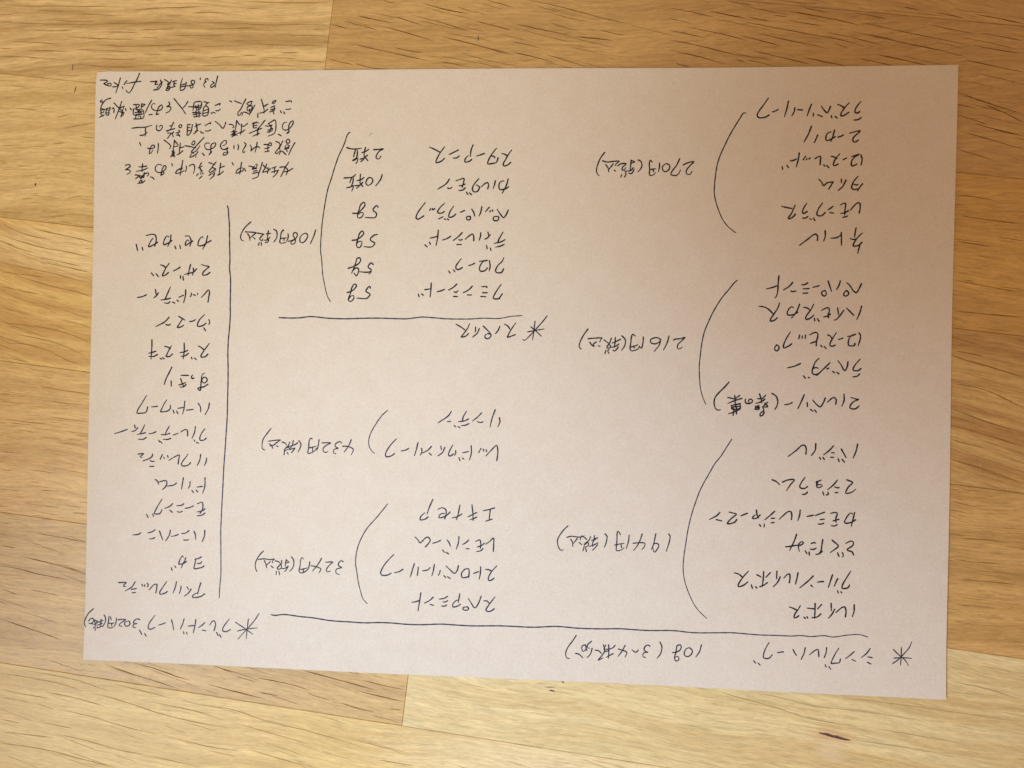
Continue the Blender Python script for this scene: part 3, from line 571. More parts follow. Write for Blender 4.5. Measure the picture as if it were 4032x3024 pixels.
asterisk:-849 -862 -867 -890 -893 -920 -922 -954/-933 -896 -907 -911 -869 -935/-887 -882 -890 -917 -893 -952/-925 -926 -893 -918 -854 -912
heading:-951 -922 -966 -930 -979 -927 -976 -914 -967 -900 -956 -885/-984 -950 -990 -941/-994 -946 -1001 -934/-1010 -929 -1005 -905 -1009 -895 -1015 -894 -1027 -910/-1040 -930 -1052 -928/-1044 -901 -1054 -911 -1067 -920/-1077 -892 -1080 -915 -1085 -939/-1083 -913 -1105 -916/-1110 -938 -1107 -945/-1121 -936 -1119 -944/-1120 -891 -1124 -907 -1133 -928/-1166 -897 -1161 -912 -1157 -931/-1188 -908 -1200 -913 -1212 -917/-1226 -926 -1242 -933 -1250 -930 -1247 -912 -1237 -897 -1227 -883/-1257 -958 -1263 -948/-1273 -953 -1282 -938/-1282 -901 -1290 -898 -1298 -901 -1305 -911 -1300 -916 -1291 -914 -1303 -918 -1307 -925 -1301 -930 -1296 -929/-1322 -907 -1317 -915 -1323 -924 -1333 -925 -1338 -916 -1332 -909 -1322 -907/-1362 -904 -1334 -902 -1344 -910 -1354 -917 -1357 -925 -1347 -926/-1368 -898 -1369 -914 -1374 -927/-1390 -894 -1387 -905/-1395 -893 -1397 -912 -1398 -932 -1388 -934 -1376 -929/-1397 -918 -1376 -916/-1385 -918 -1384 -926/-1414 -888 -1409 -896 -1408 -912 -1417 -930/-1417 -908 -1431 -915/-1424 -905 -1427 -930/-1419 -919 -1436 -925/-1420 -928 -1432 -935/-1438 -910 -1443 -924/-1433 -913 -1449 -924/-1450 -909 -1443 -924/-1442 -927 -1451 -937/-1442 -935 -1445 -945/-1435 -936 -1437 -932/-1470 -912 -1460 -902 -1450 -907 -1456 -918 -1465 -921/-1450 -907 -1439 -912/-1467 -921 -1453 -922/-1453 -868 -1471 -885 -1482 -906 -1485 -919 -1480 -933
list_entry:-1047 -800 -1062 -810 -1091 -814 -1089 -806 -1073 -797/-1062 -761 -1068 -781 -1073 -801/-1097 -785 -1106 -799 -1121 -811/-1112 -778 -1106 -787/-1134 -777 -1135 -788 -1140 -803/-1151 -761 -1155 -781 -1163 -802/-1184 -797 -1194 -804 -1211 -807 -1211 -799 -1201 -783 -1187 -762/-1226 -804 -1223 -787 -1223 -773 -1232 -774 -1251 -794/-1259 -770 -1254 -777 -1257 -783/-1268 -776 -1267 -782/-1278 -775 -1275 -781/-1297 -790 -1307 -793 -1316 -794/-1301 -805 -1313 -807/-1303 -767 -1313 -784 -1338 -801/-1363 -772 -1335 -771 -1343 -778 -1345 -785 -1337 -785
ruled_line:-996 573 -992 561 -991 543 -988 517 -985 431 -983 382 -984 355 -980 321 -979 272 -979 222 -978 188 -980 139 -983 102 -984 53 -982 5 -981 -44 -981 -103 -981 -176 -984 -250 -986 -299 -989 -361 -990 -418 -992 -479 -993 -528 -994 -577 -992 -638 -991 -677 -990 -726 -993 -775 -994 -811
list_entry:-1053 450 -1070 441 -1082 433 -1100 432 -1100 440 -1095 455 -1084 464 -1083 460/-1066 467 -1072 440 -1083 419/-1120 448 -1133 440 -1146 432 -1146 442 -1139 452 -1134 448/-1130 430 -1126 444 -1129 459 -1136 466 -1147 465/-1167 433 -1164 421/-1185 429 -1181 420/-1196 449 -1208 441 -1226 434 -1226 444 -1219 461 -1212 466 -1208 461/-1200 469 -1202 449 -1211 428/-1248 443 -1262 434 -1282 426 -1279 436 -1271 451 -1265 457/-1259 429 -1254 448 -1257 467 -1268 471 -1291 466/-1305 424 -1302 413/-1327 435 -1321 411
list_entry:-1055 337 -1067 329 -1081 328 -1080 337 -1068 349 -1058 358 -1070 360 -1086 365/-1104 349 -1115 338 -1133 333 -1147 329/-1126 365 -1131 344 -1134 326/-1116 352 -1115 339 -1119 327/-1162 324 -1162 315/-1153 323 -1151 309/-1164 355 -1176 347 -1189 341/-1207 335 -1216 327 -1229 323 -1225 333 -1217 350 -1204 369/-1218 353 -1225 359 -1237 362/-1269 333 -1261 323/-1252 330 -1243 320
list_entry:-1060 232 -1057 254 -1055 270 -1060 275 -1068 266 -1085 248/-1099 262 -1098 258/-1107 255 -1113 258/-1122 263 -1120 258 -1125 251/-1142 275 -1143 253 -1149 229/-1150 255 -1166 248/-1167 233 -1173 237/-1181 227 -1189 230/-1199 231 -1206 226 -1219 227/-1197 244 -1212 240 -1232 237/-1217 240 -1212 252 -1198 284/-1242 263 -1248 253 -1259 244/-1253 275 -1251 261 -1250 258/-1286 255 -1301 248 -1319 245
list_entry:-1056 170 -1052 162 -1055 154/-1074 141 -1067 131/-1066 157 -1079 148 -1096 146 -1097 152 -1088 171 -1072 187/-1105 169 -1113 164 -1126 162/-1148 148 -1158 142 -1170 141 -1163 153 -1152 171/-1166 180 -1143 167/-1195 151 -1203 148 -1212 150/-1201 176 -1216 160 -1248 143
list_entry:-1057 47 -1067 38 -1081 37 -1081 43 -1068 64 -1052 86/-1072 63 -1083 72 -1092 76/-1117 36 -1114 30/-1105 33 -1098 27/-1127 50 -1138 41 -1155 38/-1130 60 -1143 54 -1159 51/-1144 86 -1143 58 -1146 30/-1186 46 -1196 37 -1209 37 -1206 44 -1198 62 -1190 75/-1194 64 -1202 70 -1215 72/-1231 30 -1224 26/-1222 32 -1215 28/-1241 43 -1254 36 -1272 36/-1246 55 -1260 50 -1273 47/-1262 96 -1262 61 -1264 26
list_entry:-1054 -59 -1068 -68 -1090 -74 -1089 -78 -1081 -81 -1080 -66 -1077 -44 -1068 -34 -1058 -39 -1058 -48 -1068 -55 -1076 -49 -1078 -34 -1074 -24 -1067 -20/-1105 -38 -1112 -40 -1115 -34 -1110 -27/-1134 -62 -1143 -70 -1156 -71/-1136 -55 -1148 -60 -1161 -64/-1154 -41 -1149 -55 -1142 -70/-1125 -29 -1154 -29/-1189 -49 -1188 -68/-1187 -1 -1197 -22 -1207 -42 -1214 -64
list_entry:-1047 -125 -1050 -144 -1062 -167/-1088 -127 -1080 -139 -1078 -158/-1105 -149 -1116 -151 -1131 -153/-1137 -121 -1139 -146 -1144 -167/-1143 -143 -1162 -147/-1167 -156 -1161 -166/-1179 -154 -1175 -164/-1190 -137 -1189 -147 -1197 -156 -1212 -160 -1225 -160 -1222 -153 -1213 -133 -1203 -117/-1237 -141 -1259 -144/-1272 -144 -1276 -159 -1281 -165 -1296 -167 -1311 -167 -1309 -157 -1294 -132 -1277 -103
list_entry:-1055 -250 -1064 -257 -1077 -258 -1079 -250 -1072 -232 -1061 -217/-1083 -269 -1091 -266/-1097 -262 -1100 -257/-1096 -210 -1098 -228 -1107 -252/-1124 -244 -1124 -231 -1127 -222 -1137 -223 -1149 -231/-1159 -236 -1176 -242/-1185 -254 -1195 -258 -1213 -258/-1189 -236 -1203 -241 -1221 -242/-1205 -238 -1201 -228 -1191 -210/-1229 -262 -1226 -268/-1223 -266 -1217 -272/-1240 -232 -1251 -237 -1266 -240/-1275 -253 -1286 -260 -1304 -260/-1278 -236 -1292 -240 -1308 -243/-1297 -239 -1288 -223 -1282 -208/-1307 -219 -1317 -230 -1328 -233/-1319 -210 -1316 -220/-1345 -226 -1363 -233 -1390 -242
list_entry:-1052 -320 -1054 -335 -1060 -348/-1074 -308 -1077 -328 -1086 -348/-1110 -338 -1117 -346 -1137 -351 -1144 -347 -1140 -335 -1130 -322 -1120 -308/-1156 -345 -1154 -328 -1152 -312 -1163 -316 -1190 -332/-1196 -315 -1193 -322/-1209 -321 -1207 -327/-1214 -312 -1222 -329/-1243 -337 -1252 -338 -1258 -335/-1245 -355 -1259 -356/-1251 -311 -1251 -318 -1259 -326 -1285 -337/-1304 -313 -1283 -311 -1290 -317 -1295 -320 -1294 -324 -1289 -324
list_entry:-1056 -390 -1056 -420 -1063 -445/-1065 -421 -1085 -424/-1088 -435 -1081 -441/-1103 -436 -1097 -444/-1110 -406 -1111 -420 -1116 -429/-1135 -393 -1138 -413 -1141 -433/-1160 -412 -1169 -419 -1194 -424/-1210 -436 -1199 -425 -1195 -413 -1198 -405 -1227 -413 -1226 -419/-1227 -413 -1231 -406 -1238 -402
list_entry:-1053 -515 -1063 -522 -1081 -526/-1053 -500 -1063 -507 -1082 -512/-1071 -516 -1063 -504 -1061 -487 -1064 -477 -1082 -483/-1096 -491 -1109 -497 -1127 -501/-1136 -511 -1144 -515 -1154 -513/-1131 -484 -1139 -490 -1157 -492/-1172 -516 -1183 -508/-1172 -485 -1182 -495 -1201 -503/-1211 -508 -1217 -521 -1230 -524 -1239 -523 -1235 -512 -1223 -489 -1211 -470/-1245 -524 -1241 -533/-1267 -526 -1261 -537
list_entry:-1052 -576 -1053 -596 -1061 -616/-1091 -581 -1086 -593 -1085 -609/-1110 -611 -1119 -613 -1128 -612/-1110 -579 -1122 -588 -1137 -590/-1149 -594 -1162 -599 -1174 -601/-1178 -580 -1181 -596 -1194 -618/-1218 -584 -1212 -599 -1205 -615/-1235 -608 -1243 -612 -1254 -613/-1234 -580 -1244 -587 -1261 -592/-1286 -592 -1294 -598 -1316 -601
list_entry:-1052 -701 -1057 -706 -1070 -710 -1082 -713 -1088 -712 -1088 -708 -1085 -694 -1082 -675/-1061 -687 -1064 -692 -1071 -694 -1077 -693/-1062 -670 -1073 -676 -1086 -680/-1116 -688 -1126 -695 -1136 -698 -1144 -699 -1143 -692 -1138 -678 -1131 -669 -1128 -673/-1119 -675 -1124 -688 -1131 -701 -1134 -711/-1159 -705 -1155 -711/-1172 -712 -1168 -721
note_line:-1039 1033 -1043 1018 -1048 992/-1048 1000 -1054 996 -1061 992 -1065 995 -1063 1001 -1054 1005 -1050 1007/-1051 1007 -1059 1013/-1074 1018 -1077 1023 -1083 1022 -1086 1016 -1081 1012 -1084 1011 -1089 1006 -1090 1000 -1085 992/-1103 1026 -1103 1020/-1152 998 -1140 999 -1126 1005 -1123 1013 -1127 1017 -1135 1016 -1136 1009 -1130 1002 -1129 993 -1136 990 -1140 996 -1132 1003/-1154 1011 -1159 990 -1165 984 -1174 982 -1176 986 -1174 1005 -1168 1026/-1159 1005 -1172 1001/-1159 997 -1175 994/-1189 1017 -1204 1013/-1191 1007 -1202 1005/-1194 997 -1212 992/-1198 1014 -1199 995/-1209 1019 -1214 1007 -1221 1001 -1222 991 -1229 983 -1218 983 -1214 993 -1223 1001/-1234 1021 -1221 1013 -1214 1003/-1212 1011 -1223 1005/-1214 997 -1225 993/-1216 989 -1227 988/-1241 1013 -1252 1005/-1249 1019 -1244 1005 -1256 987 -1275 983/-1250 1003 -1261 991/-1286 1014 -1274 1014 -1261 1015 -1269 1003 -1257 1005/-1265 1014 -1269 1003/-1258 986 -1271 985/-1326 1044 -1333 1026 -1344 1006 -1354 985 -1362 975 -1368 975 -1375 984/-1321 1015 -1344 1012 -1372 1007/-1372 1017 -1378 1010 -1382 1003/-1389 995 -1386 989/-1396 1027 -1402 1004 -1412 974/-1418 1010 -1405 1003/-1423 995 -1412 996 -1402 1003/-1469 1019 -1455 1019 -1444 1017 -1444 1013 -1451 1009 -1457 1007 -1450 1003 -1442 1000 -1433 998 -1429 1003 -1433 1008 -1441 1007 -1443 1002 -1437 998
note_line:-791 940 -771 942 -771 937/-773 915 -782 913 -790 913/-810 908 -806 901/-798 904 -794 898/-826 945 -836 941 -840 935 -832 935 -826 944/-845 919 -831 926/-845 911 -828 917/-849 904 -832 909/-838 909 -833 897/-832 925 -832 910/-880 949 -874 932 -869 913 -869 899/-855 932 -869 925/-861 930 -865 924/-856 914 -867 905 -885 900/-891 900 -891 885/-903 928 -911 913 -923 893/-925 899 -944 904 -949 892/-912 942 -922 940 -932 933 -919 928 -913 942/-930 922 -913 926 -915 913 -929 909 -930 922/-922 915 -919 899/-936 950 -944 934 -954 914 -963 903 -964 894 -958 893 -950 904/-977 944 -965 939 -951 934/-995 945 -987 940/-1047 928 -1028 935 -1032 928/-1028 915 -1036 909 -1044 910/-1046 901 -1055 904/-1058 899 -1062 903/-1069 938 -1078 939 -1088 942/-1075 925 -1071 916 -1075 894 -1091 892 -1091 908 -1086 925 -1075 924/-1073 914 -1088 910/-1074 904 -1089 900/-1074 938 -1082 929 -1075 925/-1101 943 -1123 939 -1126 925 -1128 910/-1096 941 -1101 917 -1117 910/-1144 924 -1113 924 -1099 929/-1130 903 -1100 905/-1127 896 -1098 900/-1125 888 -1100 892/-1117 908 -1115 888/-1106 908 -1105 887/-1120 921 -1103 921/-1118 929 -1115 915/-1109 931 -1107 912/-1147 943 -1156 929 -1165 920/-1198 953 -1181 933 -1166 915 -1155 899/-1217 941 -1213 933 -1225 924 -1213 925 -1209 919 -1214 909 -1227 902/-1254 899 -1263 897 -1259 907 -1255 921 -1244 931 -1240 925 -1244 915 -1255 911 -1269 912 -1279 919 -1280 929 -1274 936 -1267 934/-1277 897 -1289 896/-1280 948 -1293 925 -1303 903/-1304 932 -1314 934 -1318 921/-1316 936 -1318 919/-1306 930 -1318 923/-1346 932 -1325 932 -1329 923 -1342 917/-1337 930 -1335 917/-1346 917 -1346 897 -1333 893/-1337 915 -1327 913 -1312 915/-1341 903 -1312 909/-1325 917 -1326 888/-1345 881 -1311 884 -1307 893/-1337 897 -1314 897/-1331 909 -1314 901/-1339 882 -1337 893/-1320 891 -1318 884/-1310 911 -1307 895/-1354 913 -1359 920/-1374 911 -1375 918/-1390 943 -1395 926 -1403 905 -1412 881/-1418 938 -1404 924 -1388 911 -1380 927/-1380 903 -1390 903 -1382 897 -1394 888/-1384 926 -1399 917/-1398 907 -1384 905/-1386 911 -1392 889/-1418 904 -1417 915 -1421 922 -1424 916/-1431 921 -1444 918/-1431 921 -1435 911 -1446 916/-1436 909 -1437 895 -1445 895 -1446 901 -1435 903/-1444 918 -1448 901/-1430 955 -1447 949 -1459 936 -1466 920 -1463 903 -1455 905 -1455 914 -1463 912/-1453 895 -1471 886/-1467 901 -1458 891/-1463 918 -1450 914/-1468 946 -1466 940 -1461 942 -1463 949
note_line:-776 835 -786 829 -781 830 -778 840 -779 854 -771 870 -763 872 -764 862 -774 848 -789 840 -800 844 -802 854 -796 866 -786 868/-816 826 -805 820/-853 863 -843 869 -829 876 -825 858 -830 830 -853 819/-839 858 -855 854 -863 856/-851 864 -845 854 -836 842/-841 858 -843 842/-837 846 -855 840/-838 838 -856 833/-845 844 -849 832/-865 875 -882 854 -897 838/-876 847 -921 829/-885 829 -908 819/-890 840 -892 820/-895 850 -905 848 -907 861 -895 867 -887 865/-893 858 -905 856/-911 864 -895 869/-928 864 -943 854 -949 857/-950 862 -950 842 -953 825/-937 842 -947 834 -965 829/-968 875 -970 855 -973 838/-968 875 -957 859/-976 838 -986 834/-967 836 -982 828/-988 824 -969 826/-984 817 -971 826 -965 822/-979 840 -975 820/-975 838 -972 822/-995 861 -983 860 -977 851 -982 849/-1007 869 -1011 857 -1017 847 -1031 861 -1046 872/-1063 864 -1062 867 -1084 857/-1062 842 -1070 838 -1081 838/-1088 829 -1093 833/-1095 831 -1100 837/-1098 863 -1110 859 -1120 854/-1116 866 -1112 851 -1115 834 -1124 828/-1108 840 -1118 836/-1115 859 -1110 838/-1129 861 -1133 834/-1137 861 -1146 861 -1147 843 -1147 822 -1137 830 -1130 849/-1138 851 -1146 850/-1137 840 -1146 839/-1172 861 -1167 857 -1173 850 -1178 852 -1178 858 -1172 861/-1179 841 -1175 837/-1189 831 -1175 835/-1188 824 -1175 823/-1183 831 -1174 819/-1198 869 -1203 859 -1209 845/-1212 857 -1205 855/-1193 847 -1209 843 -1226 839/-1221 837 -1211 843/-1197 835 -1208 827 -1220 812/-1220 831 -1208 831/-1202 831 -1199 818/-1260 859 -1261 845 -1253 839 -1243 844 -1239 855 -1245 859 -1251 853/-1351 848 -1328 851 -1302 852 -1278 859/-1301 851 -1301 837 -1301 820/-1321 823 -1308 824 -1294 834
note_line:-756 796 -767 777 -778 753/-787 754 -804 767 -812 754/-788 801 -782 793 -775 797 -776 806 -782 808 -790 799/-782 789 -775 785 -787 777 -792 779 -786 789/-794 773 -777 777/-787 775 -783 765/-800 802 -808 785 -820 769 -826 761 -820 758 -808 769/-824 800 -813 796 -808 787/-810 787 -810 773/-848 779 -864 775/-848 767 -864 764/-867 790 -852 789 -842 785 -840 793 -846 796 -852 789 -854 765 -860 765/-892 798 -894 781 -899 763/-882 778 -891 783 -906 775 -914 767 -912 779 -918 789/-939 797 -932 791 -935 783 -943 769 -942 761 -935 765/-962 791 -959 783 -961 772/-976 786 -976 776/-998 779 -1008 773 -1018 773 -1025 783 -1023 793 -1011 804 -1003 802 -1006 791 -1017 785/-998 777 -1002 771 -997 763 -1003 755 -1015 753 -1012 761 -999 763/-1056 765 -1067 753 -1062 759 -1060 773 -1059 789 -1048 796 -1042 793 -1046 783 -1058 775 -1073 772 -1081 779 -1082 791 -1073 796 -1065 794/-1091 760 -1083 751/-1086 815 -1105 795 -1121 777 -1131 763 -1117 765 -1100 786/-1155 786 -1136 783 -1115 778/-1124 803 -1118 800 -1122 790 -1129 789 -1129 797 -1124 803/-1131 763 -1123 759/-1107 765 -1114 755 -1136 745 -1135 750 -1129 759/-1115 748 -1115 745/-1159 782 -1176 778/-1172 795 -1174 775 -1177 754/-1163 768 -1173 759 -1184 754/-1194 805 -1196 786 -1199 769/-1194 805 -1180 786 -1195 783/-1195 769 -1203 765 -1192 763 -1203 759 -1192 757 -1205 753 -1192 751/-1207 747 -1198 752 -1191 747/-1198 769 -1198 747/-1232 806 -1218 796 -1207 784 -1212 775/-1253 794 -1253 777 -1256 760/-1292 777 -1279 776 -1267 780 -1268 787 -1275 788 -1281 780 -1285 757 -1277 763 -1273 771/-1322 797 -1317 787
note_line:-777 728 -788 712/-809 710 -792 711 -782 706/-762 706 -780 696 -798 694/-788 712 -796 694 -805 676/-792 712 -780 700 -786 682/-822 712 -836 707/-827 708 -828 690/-814 700 -821 686 -833 675/-819 698 -838 693/-869 718 -859 708 -852 706/-856 721 -861 708 -871 692/-842 705 -854 696 -871 692/-850 708 -853 689/-872 727 -879 702 -885 686 -887 677 -906 669/-921 714 -909 712 -898 706 -890 720 -896 720/-908 702 -892 706/-904 696 -890 698/-906 688 -885 692/-900 714 -908 704/-947 727 -950 708 -953 685/-941 706 -940 699 -952 694 -965 688 -967 691 -958 704 -944 708/-936 706 -932 696/-982 727 -977 718/-1023 724 -1026 702 -1029 681/-1009 714 -1027 707/-1013 695 -1025 685 -1035 682/-1040 728 -1049 718 -1053 710 -1040 702 -1044 695/-1066 726 -1053 722 -1044 718/-1053 710 -1065 695 -1061 691 -1048 699 -1041 706/-1065 681 -1054 687 -1045 683/-1046 681 -1061 667/-1048 693 -1044 687/-1093 726 -1099 716 -1101 708/-1105 707 -1091 714/-1099 703 -1090 697/-1099 708 -1092 695 -1098 693/-1111 679 -1104 687/-1091 678 -1101 669/-1096 688 -1094 685/-1089 691 -1087 686/-1138 714 -1128 720 -1120 718 -1118 705 -1122 688/-1162 734 -1166 709 -1171 681/-1149 714 -1148 704 -1152 693/-1164 707 -1173 704 -1184 696 -1188 688 -1176 689 -1162 694 -1156 699/-1171 701 -1163 706/-1202 723 -1200 715/-1231 692 -1231 687 -1242 681 -1240 687 -1237 702 -1230 715 -1224 714 -1224 705 -1232 696 -1243 691 -1253 691 -1262 699 -1262 710 -1254 719 -1247 720 -1239 716/-1280 675 -1272 673 -1267 667/-1295 714 -1310 711 -1324 711/-1309 721 -1311 707 -1311 693/-1291 707 -1308 699 -1332 695/-1303 691 -1303 686/-1311 677 -1301 686 -1287 689 -1287 682 -1292 678/-1336 682 -1325 681 -1314 678 -1304 672/-1334 668 -1323 677/-1323 679 -1314 669 -1307 679/-1303 686 -1304 672/-1316 669 -1311 676/-1311 664 -1311 653/-1299 662 -1310 654 -1327 652/-1314 663 -1321 656/-1372 716 -1366 718 -1358 718 -1354 713 -1361 707 -1373 699 -1362 701 -1354 695 -1355 690 -1367 684
"""

